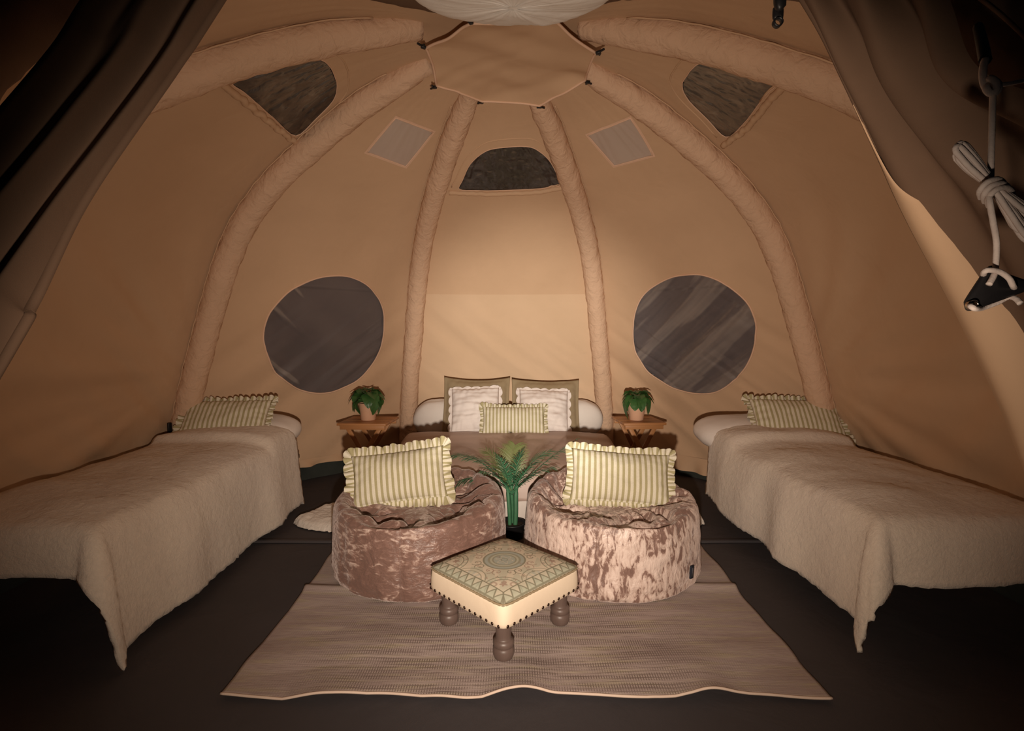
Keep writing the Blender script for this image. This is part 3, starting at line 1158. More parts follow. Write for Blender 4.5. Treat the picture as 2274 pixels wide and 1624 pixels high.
bl = sheet('fleece_blanket', -2.12, -1.46, 1.76, 3.36, .495, (.0, .50, .21), M['fleece'], puff=.03, seed=2, flare=.10, wave=.016, fluff=.005, lift=lift_l, thick=.016)
tag(bl, 'cream fleece blanket over the left single bed, one corner hanging to the floor', 'blanket', 'cream fleece blankets on the single beds')
br = sheet('fleece_blanket', 1.33, 2.02, 1.83, 3.34, .495, (.43, .0, .26), M['fleece'], puff=.03, seed=6, corner=.07, flare=.08, wave=.018, fluff=.005, lift=lift_l, thick=.016)
tag(br, 'cream fleece blanket over the right single bed, one corner hanging to the floor', 'blanket', 'cream fleece blankets on the single beds')


def bolster(loc, w, d, h, yaw, label, seed, group):
    """flattened white pillow lying down"""
    V = []
    n, m = 64, 20
    for j in range(m + 1):
        ph = -PI / 2 + PI * j / m
        for k in range(n):
            q = 2 * PI * k / n
            ca, sa = math.cos(q), math.sin(q)
            rr = (abs(ca) ** 3.2 + abs(sa) ** 3.2) ** (-1 / 3.2)
            f = max(0, math.cos(ph)) ** .7
            z = math.copysign(abs(math.sin(ph)) ** 1.0, math.sin(ph))
            wob = 1 + .03 * ns(ca * 2, sa * 2 + z, seed)
            V.append((ca * rr * f * w / 2 * wob, sa * rr * f * d / 2 * wob, z * h / 2 * (1 + .06 * ns(ca * f * 3, sa * f * 3, seed))))
    o = mesh_obj('white_pillow', V, grid_faces(m + 1, n, wrap=True), M['white'])
    o.matrix_world = Matrix.Translation(loc) @ Matrix.Rotation(R(yaw), 4, 'Z') @ Matrix.Rotation(R(10), 4, 'X')
    return tag(o, label, 'pillow', group)


bolster((-1.74, 3.44, .50), .62, .34, .22, -4, 'plump white pillow at the head of the left single bed', 1, 'white pillows on the single beds')
bolster((1.55, 3.42, .50), .66, .34, .22, 4, 'plump white pillow at the head of the right single bed', 4, 'white pillows on the single beds')
striped_cushion((-1.84, 3.30, .61), 10, 47, 0, 'green striped frilled cushion lying on the left single bed', .52, .30, .10, 11)
striped_cushion((1.83, 3.30, .61), -8, 42, 0, 'green striped frilled cushion lying on the right single bed', .54, .30, .10, 13)

# ------------------------------------------------------------------ double bed
db = empty('double_bed', (-.04, 3.78, 0))
bm = bmesh.new()
box_bm(bm, (-.735, -.74, .01), (.735, .74, .15), .03)
bm_obj('bed_base', bm, M['white'], db)
bm = bmesh.new()
box_bm(bm, (-.75, -.755, .15), (.75, .755, .33), .055)
bm_obj('mattress', bm, M['white'], db)
tag(db, 'low double bed with white mattress against the back canvas wall', 'bed')
bs = sheet('bedspread', -.80, .72, 3.015, 4.08, .352, (.26, .26, .20), M['taupe'], puff=.02, seed=9, flare=.16, wave=.02, step=.022, lift=lambda x, y: .02 / (1 + math.exp(-(y - 3.86) * 60)) + .012 * max(0, ns(x * 2.2, y * 7, 8)))
tag(bs, 'taupe satin bedspread across the double bed', 'bedspread')
# white valance below it at the foot
V = []
for j in range(5):
    for i in range(121):
        x = -.80 + 1.52 * i / 120
        V.append((x, 2.985 + .012 * math.sin(i * .55 + ns(i * .2)) * (1 - j / 4) - .01 * (1 - j / 4), .012 + .24 * j / 4))
v_ = mesh_obj('valance', V, grid_faces(5, 121), M['white'])
v_.parent = db
v_.matrix_parent_inverse = Matrix.Translation((.04, -3.78, 0))


def bed_pillow(name, mat, loc, w, h, T, yaw, lean, roll, label, group, seed, flange=0., scallop=False, crease=.006, pinch=.03, sagc=0., ripple=0.):
    r = empty(name)
    _, e = pillow_mesh('cover', w, h, T, mat, r, seed, flange, pinch, crease, sagc=sagc, ripple=ripple)
    if scallop: edging('scalloped_border', e, .034, mat, r, seed, amp=.006, waves=20, scallop=1)
    place(r, loc, yaw, lean, roll)
    return tag(r, label, 'pillow', group)


def pillow_at(px, py, y):
    return at(px, py, y)


bolster((-.565, 4.42, .43), .56, .24, .34, 0, 'white pillow behind the left khaki pillow on the double bed', 7, 'white pillows behind the khaki pillows')
bolster((.50, 4.42, .43), .56, .24, .34, 0, 'white pillow behind the right khaki pillow on the double bed', 8, 'white pillows behind the khaki pillows')
bed_pillow('khaki_pillow', M['khaki'], at(1058, 898, 4.30), .56, .47, .13, 0, 20, .5, 'khaki pillow standing behind the left white scalloped pillow', 'khaki pillows on the double bed', 3, .09, sagc=.02)
bed_pillow('khaki_pillow', M['khaki'], at(1211, 902, 4.29), .57, .46, .13, 0, 20, 1.0, 'khaki pillow standing behind the right white scalloped pillow', 'khaki pillows on the double bed', 5, .09, sagc=.012)
bed_pillow('scalloped_pillow', M['linen'], at(1056, 910, 4.17), .39, .37, .15, 0, 28, -2, 'white scalloped pillow leaning on the left khaki pillow', 'white scalloped pillows on the double bed', 6, 0, True, .011, ripple=.014)
bed_pillow('scalloped_pillow', M['linen'], at(1207, 913, 4.17), .40, .36, .15, 0, 28, 2, 'white scalloped pillow leaning on the right khaki pillow', 'white scalloped pillows on the double bed', 8, 0, True, .011, ripple=.014)
striped_cushion(at(1141, 934, 4.03), 0, 24, 0, 'green striped frilled cushion at the front of the double bed', .50, .22, .11, 17, .030)

# ------------------------------------------------------------------ beanbags


def beanbag(cx, cy, RR, mat, label, seed, front_rot, seam_ang):
    r = empty('beanbag', (cx, cy, 0))
    n = 200
    rows = [(0, .014), (.25, .012), (.395, .013), (.428, .020), (.440, .045), (.443, .10), (.44, .15), (.44, .20), (.437, .25), (.433, .295), (.428, .33), (.419, .358), (.400, .378),
            (.372, .384), (.345, .376), (.315, .358), (.28, .338), (.24, .322), (.19, .312), (.14, .306), (.10, .303), (.06, .301), (.02, .301)]
    P = smooth_path([(a, 0, b) for a, b in rows], 5)
    V = []
    for i_, p in enumerate(P):
        rad, z = p.x * RR / .44, p.z
        top = min(1, max(0, (i_ - 46) / 18))
        top = top * top * (3 - 2 * top)
        for k in range(n):
            q = 2 * PI * k / n
            ca, sa = math.cos(q), math.sin(q)
            x, y = ca * rad, sa * rad
            rr = rad * (1 + .028 * ns(ca * 1.3, sa * 1.3, seed) + .008 * ns(ca * 4, sa * 4, z * 5 + seed))
            zz = z
            rimw = math.exp(-((p.x - .385) / .07) ** 2) * top
            zz += rimw * (.030 * sa + .020 * ns(ca * 2.1, sa * 2.1, seed + 4) - .035 * math.exp(-((q - R(262 + 14 * (seed % 3))) / .42) ** 2))
            if top > 0:
                inner = math.exp(-((p.x - .27) / .10) ** 2)
                # deep creases fanning over the rim, and softer bulges between them
                c1 = abs(ns(q * 2.3 + p.x * 4 + seed, p.x * 3.5, seed + 9))
                c2 = abs(ns(q * 4.5 - p.x * 7, p.x * 5, seed + 12))
                zz -= top * .060 * inner * max(0, 1 - c1 * 3.2)
                zz -= top * .008 * max(0, 1 - c2 * 4) * min(1, p.x / .2)
                zz += top * .030 * inner * ns(ca * 3 + 4, sa * 3, p.x * 8 + seed)
                zz += top * .007 * ns(x * 11, y * 11, seed + 2)
                rr += top * .010 * ns(q * 4, z * 14, seed)
            side = 1 - top
            rr += side * (.004 * ns(q * 9, z * 4, seed) + .004 * ns(q * 3, z * 16, seed))
            if z < .06: rr += .008 * ns(q * 7, z * 30, seed + 1)
            da = (q - seam_ang + PI) % (2 * PI) - PI
            rr -= side * .007 * math.exp(-(da / .022) ** 2)
            V.append((ca * rr, sa * rr, max(zz, .013)))
    F = grid_faces(len(P), n, wrap=True)
    b = mesh_obj('cover', V, F, mat, r)
    # flat seam down the side
    pts = []
    for p in P[12:52]:
        q = seam_ang
        pts.append((math.cos(q) * (p.x * RR / .44 * (1 + .028 * ns(math.cos(q) * 1.3, math.sin(q) * 1.3, seed)) - .004), math.sin(q) * (p.x * RR / .44 * (1 + .028 * ns(math.cos(q) * 1.3, math.sin(q) * 1.3, seed)) - .004), p.z))
    Vt, Ft = tube(pts, .0022, 5)
    mesh_obj('seam', Vt, Ft, mat, r)
    return tag(r, label, 'beanbag', 'pink brown crushed velvet beanbags'), b


bag1, _ = beanbag(-.455, 2.545, .425, M['velvet_l'], 'pink brown velvet beanbag on the left, smoother pile with a front seam', 3, 0, R(268))
bag2, cov2 = beanbag(.487, 2.535, .425, M['velvet_r'], 'pink brown velvet beanbag on the right, strongly dappled with a dark tag', 8, 0, R(252))
# woven tag on the right bag
q = R(-45)
tg = Vector((math.cos(q), math.sin(q), 0))
sdv = Vector((-math.sin(q), math.cos(q), 0))
tm = Matrix.Translation(tg * .4335 + Vector((0, 0, .105))) @ Matrix(((*sdv, 0), (*tg, 0), (0, 0, 1, 0), (0, 0, 0, 1))).transposed() @ Matrix.Rotation(.12, 4, 'Y')
bm = bmesh.new()
box_bm(bm, (-.013, -.004, -.028), (.013, .004, .028), .001, tm)
tgo = bm_obj('fabric_tag', bm, M['tagcloth'], bag2)
tgo['label'] = 'small dark navy sewn tag'
bm = bmesh.new()
box_bm(bm, (-.0065, .0035, -.019), (.0065, .0048, .020), 0, tm)
bm_obj('tag_print', bm, M['tagprint'], tgo)

striped_cushion(at(886, 1058, 2.58), 2, 26, -7, 'green striped frilled cushion in the left beanbag, tilted', .47, .262, .13, 21, .046)
striped_cushion(at(1377, 1060, 2.58), -2, 26, 4, 'green striped frilled cushion in the right beanbag', .50, .262, .13, 25, .036)

# ------------------------------------------------------------------ footstool
st = empty('footstool', (-.03, 1.985, 0), R(45))
SS = .214


def sq(q, rr, e=10):
    ca, sa = math.cos(q), math.sin(q)
    k = (abs(ca) ** e + abs(sa) ** e) ** (-1 / e)
    return ca * k * rr, sa * k * rr


Vb = []
n = 160
band = [(.0, .150), (.97, .150), (1.0, .155), (1.012, .17), (1.01, .20), (1.0, .225), (.985, .236), (.0, .236)]
for f, z in band:
    for k in range(n):
        x, y = sq(2 * PI * k / n, SS * f, 12)
        Vb.append((x, y, z + (.002 * ns(x * 30, y * 30) if .1 < f else 0)))
so = mesh_obj('padded_side', Vb, grid_faces(len(band), n, wrap=True), M['cream'], st)
so['label'] = 'plain cream calico side band'


def embroidery(X, Y):
    """flat print of the stool cloth: border of triangles, rings, curls, sprigs; X,Y in -1..1"""
    cream = np.array((.62, .49, .33)); sage = np.array((.34, .36, .24)); olive = np.array((.17, .145, .07)); rust = np.array((.34, .19, .12)); blue = np.array((.33, .35, .29))
    C = np.empty(X.shape + (3,)); C[:] = cream

    def put(mask, col, al=1.0):
        mk = np.clip(mask, 0, 1)[..., None] * al
        C[:] = C * (1 - mk) + col * mk

    def line(d, w, soft=.006):
        return np.clip((w - np.abs(d)) / soft + .5, 0, 1)
    rad = np.hypot(X, Y)
    A = np.arctan2(Y, X)
    m = np.maximum(np.abs(X), np.abs(Y))
    # mottled sage ground
    g = np.sin(X * 9 + 2 * np.sin(Y * 7)) * np.sin(Y * 8 + 2 * np.sin(X * 6))
    put((g > .1) & (m < .76) & (rad > .42), sage, .42)
    # central roundel
    put(rad < .40, sage, .6)
    put(line(rad - .385, .018), olive, .75)
    put(line(rad - .29, .022), olive, .55)
    put(line(rad - .34, .03), blue, .8)
    put(rad < .20, blue, .75)
    put(line(rad - .215, .014), olive, .6)
    put(line(rad - (.12 + .045 * np.cos(6 * A)), .012), cream, .7)
    put(line(rad - .06, .01), olive, .5)
    # curls round the roundel
    for k in range(8):
        a0 = k * PI / 4 + PI / 8
        for sg in (-1, 1):
            cx, cy = .51 * math.cos(a0 + sg * .16), .51 * math.sin(a0 + sg * .16)
            dx, dy = X - cx, Y - cy
            rr = np.hypot(dx, dy)
            aa = np.arctan2(dy, dx) - a0
            sp = .030 + .012 * ((sg * aa) % (2 * PI))
            put(line(rr - sp, .009) * (rr < .125), olive if k % 2 else rust, .8)
            put(rr < .022, rust, .7)
    # quarter rosettes in the corners
    for sx in (-1, 1):
        for sy in (-1, 1):
            dx, dy = X - sx * .76, Y - sy * .76
            rr = np.hypot(dx, dy)
            put(line(rr - .40, .010), olive, .8)
            put(line(rr - .32, .012), olive, .8)
            put((rr > .33) & (rr < .395) & (np.sin(np.arctan2(dy, dx) * 22) > 0), sage, .5)
            dx, dy = X - sx * .63, Y - sy * .63
            rr = np.hypot(dx, dy); aa = np.arctan2(dy, dx)
            put(rr < .055 + .02 * np.cos(5 * aa), rust, .85)
            for sg in (-1, 1):
                ex, ey = X - sx * .63 - .12 * sx * sg, Y - sy * .63 + .12 * sy * sg
                er = np.hypot(ex, ey)
                put(line(er - .05, .016), rust, .7)
        # side arcs
        for (ux, uy) in ((sx, 0), (0, sx)):
            dx, dy = X - ux * .95, Y - uy * .95
            rr = np.hypot(dx, dy)
            put(line(rr - .36, .010), olive, .7)
            put(line(rr - .28, .010), olive, .6)
            put((rr < .27) & (np.sin(np.arctan2(dy, dx) * 14) > .2), blue, .5)
    # sprigs
    rs = np.random.RandomState(4)
    for _ in range(70):
        px, py = rs.uniform(-.72, .72, 2)
        if math.hypot(px, py) < .64 and rs.rand() > .2: continue
        dx, dy = X - px, Y - py
        rr = np.hypot(dx, dy); aa = np.arctan2(dy, dx)
        put(rr < .022 + .018 * np.cos(rs.randint(3, 6) * aa + rs.rand() * 6), olive if rs.rand() > .5 else rust, .7)
    # border of triangles
    bd = (m > .78) & (m < .985)
    put(bd, sage, .75)
    along = np.where(np.abs(X) > np.abs(Y), Y, X)
    tri = np.abs(((along * 5.5) % 1) * 2 - 1)
    tb = (m - .80) / .155
    put(bd & (tb < tri), cream, .55)
    put(line((tb - tri) * .06, .010) * bd, olive, .9)
    put(line(m - .785, .011), olive, .95)
    put(line(m - .975, .014), olive, .9)
    put((np.abs(np.abs(X) - np.abs(Y)) < .014) & bd, olive, .9)
    wv = .90 + .10 * np.sin(X * 420) * np.sin(Y * 420)
    C = C * .78 + C.mean(-1, keepdims=True) * .16 + .05
    return C * wv[..., None] * 1.12


G = 300
gx = np.linspace(-1, 1, G)
X, Y = np.meshgrid(gx, gx)
PAT = embroidery(X, Y)
Vt = []
for j in range(G):
    for i in range(G):
        x, y = gx[i], gx[j]
        k = ((1 - abs(x) ** 4) * (1 - abs(y) ** 4))
        # rounded plan corners
        f = 1 - .018 * (abs(x) * abs(y)) ** 6
        Vt.append((x * SS * .985 * f, y * SS * .985 * f, .234 + .034 * max(0, k) ** .5))
top = mesh_obj('embroidered_top', Vt, grid_faces(G, G), None, st)
top['label'] = 'sage and cream cloth embroidered with rings, curls and a triangle border'
ca = top.data.color_attributes.new('print', 'FLOAT_COLOR', 'POINT')
ca.data.foreach_set('color', np.concatenate([PAT.reshape(-1, 3), np.ones((G * G, 1))], 1).astype(np.float32).ravel())
k = NT('embroidered_cloth')
at_ = k.n('ShaderNodeAttribute', attribute_name='print')
k.base(rough=.9, spec=.1, sock=at_.outputs['Color'])
bw = k.n('ShaderNodeRGBToBW')
k.l(at_.outputs['Color'], bw.inputs[0])
inv = k.n('ShaderNodeMath', operation='SUBTRACT', i_0=1.0)
k.l(bw.outputs[0], inv.inputs[1])
k.normal(k.bump(inv.outputs[0], .4, .003))
top.data.materials.append(k.m)
# corded edge
V2, F2 = tube([(*sq(2 * PI * q / 160, SS * .985, 14), .2365) for q in range(160)], [.0035 + .0012 * (q % 2) for q in range(160)], 6, closed=True)
mesh_obj('corded_edge', V2, F2, M['khaki'], st)
legp = [(.020, 0), (.027, .003), (.031, .018), (.031, .034), (.028, .043), (.030, .049), (.031, .060), (.027, .068), (.0225, .074), (.023, .10), (.026, .152)]
proto = None
for sx in (-1, 1):
    for sy in (-1, 1):
        if proto is None:
            V, F = lathe([(a, b + .014) for a, b in [(p.x * 1.22, p.z) for p in smooth_path([(a, 0, b) for a, b in legp], 3)]], 20)
            proto = mesh_obj('leg', V, F, M['legwood'], st)
            o = proto
        else:
            o = proto.copy(); COL.objects.link(o)
        o.location = (sx * .155, sy * .155, 0)
V, F = lathe([(.0045, 0), (.0062, .0004), (.0058, .002), (.004, .0034), (.0015, .004), (.0002, .0041)], 9)
sproto = None
M['stud'] = plain('bronze_stud', (.09, .05, .035), .3, .5, .9)
for s4 in range(4):
    for i in range(14):
        t = -1 + 2 * (i + .5) / 14
        if sproto is None:
            sproto = mesh_obj('stud', V, F, M['stud'], st); o = sproto
        else:
            o = sproto.copy(); COL.objects.link(o)
        rz = Matrix.Rotation(s4 * PI / 2, 4, 'Z')
        ed = SS * (1.008 if abs(t) < .9 else 1.0)
        o.matrix_parent_inverse = Matrix()
        o.matrix_basis = rz @ Matrix.Translation((t * SS * .965, -ed + .0005, .163)) @ Matrix.Rotation(PI / 2, 4, 'X')
tag(st, 'square footstool with embroidered top, cream sides and turned legs', 'footstool')

# ------------------------------------------------------------------ bedside tables


def side_table(name, corners, h, label, mirror):
    """corners: front left, front right, back right, back left on the floor plan"""
    c = [Vector((x, y, 0)) for x, y in corners]
    mid = sum(c, Vector()) / 4
    ex = ((c[1] - c[0]) + (c[2] - c[3])) / 2
    ey = ((c[3] - c[0]) + (c[2] - c[1])) / 2
    w, d = ex.length, ey.length
    ex.normalize(); ey.normalize()
    r = empty(name, (mid.x, mid.y, 0))
    r.rotation_euler.z = math.atan2(ex.y, ex.x)
    shear = ey.dot(ex) * 0
    for k in range(3):
        bm = bmesh.new()
        y0 = -d / 2 + d * k / 3
        box_bm(bm, (-w / 2, y0 + .0015, h - .018), (w / 2, y0 + d / 3 - .0015, h), .002)
        bm_obj('plank', bm, M['wood'], r)
    for sy in (-1, 1):
        bm = bmesh.new()
        box_bm(bm, (-w / 2 + .015, sy * (d / 2 - .03) - .009, h - .050), (w / 2 - .015, sy * (d / 2 - .03) + .009, h - .019), .002)
        bm_obj('apron', bm, M['wood'], r)
    for sy in (-1, 1):
        for sx in (-1, 1):
            bm = bmesh.new()
            a = Vector((sx * (w / 2 - .05), sy * (d / 2 - .052 - .018 * (sx > 0)), h - .02))
            b = Vector((-sx * (w / 2 - .03), a.y, .012))
            L = (b - a).length
            ang_ = math.atan2((b - a).x, -(b - a).z)
            box_bm(bm, (-.016, -.008, -L), (.016, .008, 0), .003, Matrix.Translation(a) @ Matrix.Rotation(-ang_, 4, 'Y'))
            lg = bm_obj('leg', bm, M['wood'], r)
            if sy < 0 and sx == mirror:
                Vb_, Fb_ = lathe([(.008, 0), (.0085, .002), (.007, .005), (.003, .007), (.0003, .0075)], 12)
                bo = mesh_obj('bolt', Vb_, Fb_, M['brass'], lg)
                bo.matrix_basis = Matrix.Translation(a + Vector((-sx * .014, -.008, -.016))) @ Matrix.Rotation(PI / 2, 4, 'X')
    return tag(r, label, 'side table', 'wooden folding bedside tables')


side_table('side_table', [(-1.275, 3.78), (-.89, 3.75), (-.935, 4.10), (-1.285, 4.12)], .5, 'wooden folding bedside table left of the double bed', 1)
side_table('side_table', [(.835, 3.76), (1.15, 3.82), (1.11, 4.12), (.785, 4.12)], .5, 'wooden folding bedside table right of the double bed', -1)


def leaf_mesh(L, Wd, curl, seed, notch=True):
    V = []
    n, m = 12, 6
    for i in range(n + 1):
        t = i / n
        wv = Wd * 1.15 * (math.sin(PI * min(1, t * .86 + .14)) ** .55) * (1.15 - .35 * t)
        if notch: wv *= 1 - .22 * max(0, math.sin(t * 11 + seed)) * (t > .25)
        for j in range(-m // 2, m // 2 + 1):
            s = j / (m / 2)
            x = s * wv
            y = t * L - (.12 * L * (1 - abs(s)) if t < .1 else 0)
            z = .30 * abs(x) - curl * t * t * L + .004 * ns(x * 60, y * 60, seed)
            V.append((x, y, z))
    return V, grid_faces(n + 1, m + 1)


def pot_plant(loc, label, seed, spread, n_leaf, height):
    rs = random.Random(seed)
    r = empty('potted_plant', loc)
    V, F = lathe([(.050, 0), (.053, .003), (.066, .100), (.070, .128), (.0715, .131), (.069, .133), (.066, .128), (.062, .108), (.0, .106)], 40)
    mesh_obj('pot', V, F, M['pot'], r)
    V, F = lathe([(.062, .110), (.04, .116), (.015, .118), (.001, .118)], 20, False)
    mesh_obj('soil', V, F, M['soil'], r)
    meshes = []
    for k in range(4):
        V, F = leaf_mesh(.082, .036, .30 + .25 * k, seed + k, notch=k % 2 == 0)
        meshes.append((V, F))
    made = []
    for k in range(n_leaf):
        az = 2 * PI * k * .382 + rs.uniform(-.3, .3)
        f = k / n_leaf
        rad = spread * math.sqrt(.12 + .88 * f)
        z = .125 + height * (1 - f ** 1.8) + rs.uniform(-.012, .012)
        tip = Vector((math.sin(az) * rad * .52, math.cos(az) * rad * .52, z))
        pitch = R(20 - 85 * f + rs.uniform(-14, 14))
        sc = rs.uniform(.85, 1.25)
        if len(made) < 4:
            V, F = meshes[len(made)]
            o = mesh_obj('leaf', V, F, M['leaf'], r)
            made.append(o)
        else:
            o = made[k % 4].copy(); COL.objects.link(o)
        o.matrix_parent_inverse = Matrix()
        o.matrix_basis = Matrix.Translation(tip) @ Matrix.Rotation(-az, 4, 'Z') @ Matrix.Rotation(pitch, 4, 'X') @ Matrix.Scale(sc, 4)
        Vs, Fs = tube(smooth_path([(math.sin(az) * .012, math.cos(az) * .012, .112), (tip.x * .45, tip.y * .45, .112 + (z - .112) * .75), tip], 4), .0018, 5)
        mesh_obj('stem', Vs, Fs, M['leaf'], r)
    return tag(r, label, 'plant', 'small plants in blush pots on the bedside tables')


pot_plant((at(818, 934, 3.93).x, 3.93, .501), 'leafy green plant in a blush pot on the left bedside table', 3, .145, 24, .10)
pot_plant((at(1413, 934, 3.93).x, 3.93, .501), 'leafy green plant in a blush pot on the right bedside table', 9, .135, 19, .085)

# ------------------------------------------------------------------ palm
pl = empty('palm_plant', (.0, 2.845, 0))
V, F = lathe([(.058, .0), (.062, .003), (.072, .078), (.076, .080), (.076, .088), (.071, .088), (.068, .070), (.0, .068)], 36)
V = [(x, y, z + .016) for x, y, z in V]
mesh_obj('pot', V, F, M['black'], pl)
V, F = lathe([(.068, .088), (.04, .092), (.001, .093)], 20, False)
mesh_obj('soil', V, F, M['soil'], pl)
for (bx, by, tx, ty, rr) in ((-.012, -.012, -.022, .0, .011), (.018, -.008, .022, .004, .013), (.004, .016, -.002, .01, .010)):
    V, F = tube(smooth_path([(bx, by, .085), (bx * 1.2, by, .16), (tx, ty, .26), (tx * 1.2, ty, .31)], 5), [rr] * 11 + [rr * .8] * 5, 8)
    mesh_obj('stem', V, F, M['palm'], pl)


def frond(base, ctrl, tip, pairs, ll, mat, seed, parent):
    rs = random.Random(seed)
    P = []
    for i in range(41):
        t = i / 40
        P.append(base * (1 - t) ** 2 + ctrl * 2 * t * (1 - t) + tip * t * t)
    V, F = tube(P, [.0032 * (1 - .75 * i / 40) for i in range(41)], 5)
    for k in range(pairs):
        t = .16 + .82 * k / (pairs - 1)
        i = min(39, int(t * 40))
        p = P[i]
        d = (P[i + 1] - P[i]).normalized()
        side = d.cross(Vector((0, 0, 1)))
        if side.length < .05: side = Vector((1, 0, 0))
        side.normalize()
        up = side.cross(d).normalized()
        for sg in (-1, 1):
            L = ll * (math.sin(PI * (.12 + .80 * t)) ** .8 + .18) * rs.uniform(.85, 1.1)
            dirv = (d * .80 + side * sg * .85 + up * rs.uniform(.1, .35)).normalized()
            wv = .0021
            bw = dirv.cross(up).normalized()
            b = len(V)
            for q in range(6):
                f = q / 5
                c = p + dirv * L * f + Vector((0, 0, -.40 * L * f * f)) + d * L * .12 * f * f
                w2 = wv * (math.sin(PI * (.15 + .85 * f)) ** .6 if f < 1 else .02) + .0002
                V.append(c - bw * w2); V.append(c + bw * w2)
                if q: F.append((b + 2 * q - 2, b + 2 * q - 1, b + 2 * q + 1, b + 2 * q))
    return mesh_obj('frond', V, F, M[mat], parent)


cr = Vector((0, 0, .26))
FR = [((-.20, -.02, .54), (-.345, -.05, .485), 38, .105, 'palm', 1), ((.15, -.02, .44), (.355, -.06, .585), 40, .105, 'palm', 2),
      ((-.02, .02, .43), (.02, .10, .52), 34, .12, 'palm_pale', 3), ((-.06, .02, .43), (-.15, .06, .50), 30, .11, 'palm_pale', 4),
      ((.08, .0, .46), (.22, .03, .50), 32, .10, 'palm', 5), ((-.14, -.03, .42), (-.29, -.08, .35), 30, .085, 'palm', 6),
      ((.10, -.03, .40), (.24, -.05, .43), 28, .085, 'palm', 7), ((-.07, -.06, .40), (-.17, -.10, .42), 26, .08, 'palm', 8),
      ((.05, -.06, .40), (.12, -.10, .46), 26, .08, 'palm', 9), ((-.03, -.05, .44), (-.08, -.07, .50), 26, .08, 'palm', 10),
      ((.02, -.03, .45), (.06, -.04, .52), 26, .085, 'palm', 11), ((-.10, .01, .47), (-.25, .0, .47), 30, .095, 'palm', 12)]
for c_, t_, n_, l_, m_, s_ in FR:
    frond(cr, Vector(c_), Vector(t_), n_, l_, m_, s_, pl)
tag(pl, 'green palm in a black pot between the two beanbags', 'palm')

# ------------------------------------------------------------------ hanging things
lamp = empty('ceiling_lamp')
n = 110
rows = [(.015, -.050), (.10, -.050), (.18, -.047), (.235, -.040), (.272, -.028), (.295, -.010), (.300, .012), (.285, .032), (.22, .048), (.10, .056), (.02, .058)]
V = []
for r_, z_ in [(p.x, p.z) for p in smooth_path([(a, 0, b) for a, b in rows], 4)]:
    for k_ in range(n):
        q = 2 * PI * k_ / n
        rr = r_ * (1 + .020 * ns(math.cos(q) * 3, math.sin(q) * 3, z_ * 5) + .012 * ns(q * 9, z_ * 12))
        x_, y_ = math.cos(q) * rr, math.sin(q) * rr
        V.append((x_, y_, z_ + .008 * ns(x_ * 7, y_ * 7, 2) + .004 * ns(q * 14, r_ * 3)))
lamp.matrix_world = Matrix.Translation((.002, 1.52, 2.128)) @ Matrix.Rotation(R(17), 4, 'X')
mesh_obj('lamp_shade', V, grid_faces(len(V) // n, n, wrap=True) + [tuple(range(n - 1, -1, -1))], M['shade'], lamp)
V, F = tube([(0, 0, .05), (0, 0, .155)], .006, 8)
mesh_obj('cord', V, F, M['rope'], lamp)
tag(lamp, 'white cloth ceiling lampshade hanging at the top centre, cut by the frame', 'lamp')

# strap with ring on the door edge
sp = empty('toggle_strap')
p0 = at(1726, 55, .8)
bm = bmesh.new()
S_ = .8 / 1150


def strap_ring(cx, cz, r_in, r_out, y, th=.004):
    V, F = [], []
    m = 28
    for k in range(m):
        q = 2 * PI * k / m
        V += [(cx + r_in * math.cos(q), y - th, cz + r_in * math.sin(q)), (cx + r_out * math.cos(q), y - th, cz + r_out * math.sin(q)),
              (cx + r_out * math.cos(q), y + th, cz + r_out * math.sin(q)), (cx + r_in * math.cos(q), y + th, cz + r_in * math.sin(q))]
    for k in range(m):
        a, b = 4 * k, 4 * ((k + 1) % m)
        for e in range(4):
            F.append((a + e, a + (e + 1) % 4, b + (e + 1) % 4, b + e))
    return V, F


c0 = at(1727, 50, .8)
V, F = strap_ring(c0.x, c0.z, 7.5 * S_, 10 * S_, .8)
mesh_obj('ring', V, F, M['black'], sp)


def slab(pts, y, th):
    """rounded outline in the xz plane made into a slab with soft edges"""
    P = smooth_path([(a, 0, b) for a, b in pts] + [(pts[0][0], 0, pts[0][1])], 6)[:-1]
    m = len(P)
    c = sum(P, Vector()) / m
    V = []
    for f, yy in ((.0, -th), (.8, -th), (1, -th * .4), (1, th * .4), (.8, th), (0, th)):
        for p in P:
            q = c + (p - c) * f
            V.append((q.x, y + yy, q.z))
    return V, grid_faces(6, m, wrap=True)


def px_out(l, y):
    return [(at(a, b, y).x, at(a, b, y).z) for a, b in l]


V, F = slab(px_out([(1717, 18), (1716, 30), (1717, 42), (1722, 44), (1731, 43), (1737, 44), (1739, 32), (1738, 18), (1728, 15)], .8), .8, .004)
mesh_obj('clip', V, F, M['black'], sp)
V, F = slab(px_out([(1718, -60), (1717, -10), (1718, 14), (1724, 26), (1732, 27), (1740, 18), (1742, 8), (1740, -60)], .795), .792, .006)
mesh_obj('strap', V, F, M['black'], sp)
tag(sp, 'black strap with a ring end hanging near the top right of the doorway', 'strap')

# guy rope with tensioner in front of the right door flap
YR = .545
rp = empty('guy_rope')


def rp_pts(l, y=YR):
    out = []
    for q in l:
        out.append(at(q[0], q[1], y + (q[2] if len(q) > 2 else 0)))
    return out


def cord(name, l, r_=.0028, n_=8):
    V, F = tube(smooth_path(rp_pts(l), n_), r_, 8)
    return mesh_obj(name, V, F, M['rope'], rp)


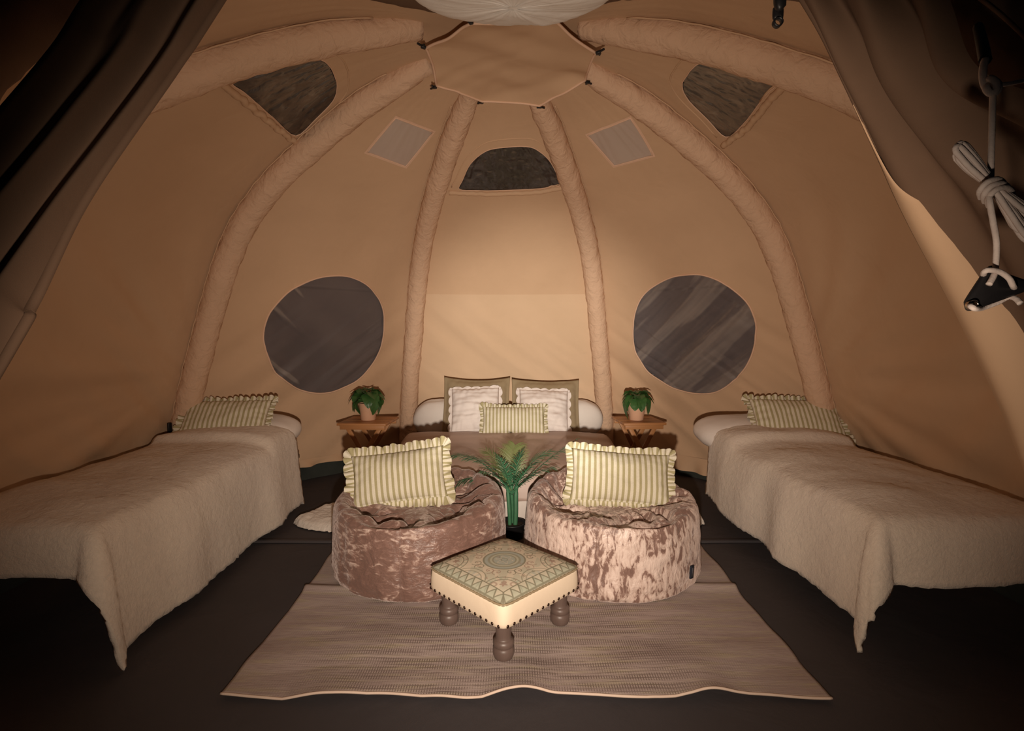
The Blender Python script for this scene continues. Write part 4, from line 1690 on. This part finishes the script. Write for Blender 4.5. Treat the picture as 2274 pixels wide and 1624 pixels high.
cord('cord', [(2205, 205), (2203, 280), (2201, 350), (2200, 400), (2196, 425, -.012), (2199, 455, -.018), (2206, 495, -.010), (2213, 540), (2211, 592), (2207, 612, -.005), (2196, 632, -.008)])
cord('side_line', [(2200, 190), (2235, 187), (2280, 178), (2420, 150)], .0022)
cord('hanging_loop', [(2188, 130), (2183, 155), (2184, 180), (2192, 198), (2206, 208), (2216, 200), (2215, 186), (2204, 178), (2193, 184)], .0034)
cord('knot', [(2192, 178), (2200, 175, -.006), (2212, 184, -.006), (2212, 200, -.006), (2200, 207, -.004), (2190, 196, -.003), (2196, 184, .002), (2208, 192, .004)], .0034)
# coil: many loops of cord bundled along a slanting axis
a_ = (2126, 330); b_ = (2300, 515)
rs = random.Random(5)
for k_ in range(17):
    o1, o2 = rs.uniform(-13, 13), rs.uniform(-13, 13)
    e1, e2 = rs.uniform(-6, 16), rs.uniform(-20, 14)
    dy = rs.uniform(-.010, .012)
    def bp(t, s_):
        x_ = a_[0] + (b_[0] - a_[0]) * t
        y_ = a_[1] + (b_[1] - a_[1]) * t
        wd = (10 if t < .45 else 17) * s_ * (.35 + 1.6 * abs(t - .46))
        return (x_ + (wd + o1 * (.35 + abs(t - .46) * 1.7)) * .73, y_ - (wd + o1 * (.35 + abs(t - .46) * 1.7)) * .69 + o2 * .1, dy)
    loop = [bp(.03 + e1 / 250, -.6), bp(0 + e1 / 250, 0), bp(.03 + e1 / 250, .7), bp(.2, 1), bp(.46, .6), bp(.7, .9), bp(.92 + e2 / 250, 1), bp(1.0 + e2 / 250, 0), bp(.92 + e2 / 250, -1), bp(.7, -.9), bp(.46, -.5), bp(.2, -1)]
    P = smooth_path(rp_pts(loop + [loop[0]]), 6)[:-1]
    V, F = tube(P, .0027, 7, closed=True)
    mesh_obj('coil_loop', V, F, M['rope'], rp)
for k_ in range(3):
    dx_, dy_ = k_ * 9, k_ * 9
    cord('coil_wrap', [(2178 + dx_, 440 + dy_, .01), (2176 + dx_, 424 + dy_, -.012), (2192 + dx_, 405 + dy_, -.020), (2214 + dx_, 398 + dy_, -.018), (2226 + dx_, 404 + dy_, -.006), (2230 + dx_, 412 + dy_, .01)], .0028)
V, F = slab(px_out([(2143, 676), (2146, 664), (2180, 612), (2192, 596), (2205, 590), (2225, 604), (2262, 618), (2300, 630), (2304, 640), (2280, 646), (2230, 664), (2180, 682), (2158, 690), (2147, 688)], YR + .004), YR + .004, .004)
tn = mesh_obj('tensioner', V, F, M['black'], rp)
tn['label'] = 'black triangular plastic rope tensioner'
c0 = at(2155, 678, YR)
V, F = strap_ring(c0.x, c0.z, .0036, .0050, YR - .002, .003)
mesh_obj('eyelet', V, F, M['brass'], rp)
cord('tensioner_loop', [(2184, 616, .012), (2186, 604, -.004), (2198, 600, -.008), (2220, 604, -.008), (2240, 618, -.008), (2250, 636, -.006), (2254, 640, .014)], .0028)
cord('tail', [(2154, 676, .008), (2156, 680, -.006), (2166, 686, -.008), (2182, 684, .006), (2215, 672, .012), (2240, 660, .012), (2256, 664, .004), (2266, 674, -.002)], .0028)
V, F = tube(smooth_path(rp_pts([(2188, 134, .0), (2184, 112, .02), (2178, 84, .07), (2172, 60, .13)]), 6), .0055, 8)
wb = mesh_obj('webbing_loop', V, F, M['black'], rp)
wb['label'] = 'black webbing loop'
tag(rp, 'white guy rope, coiled and tied, with a black tensioner, hanging on the right', 'rope')
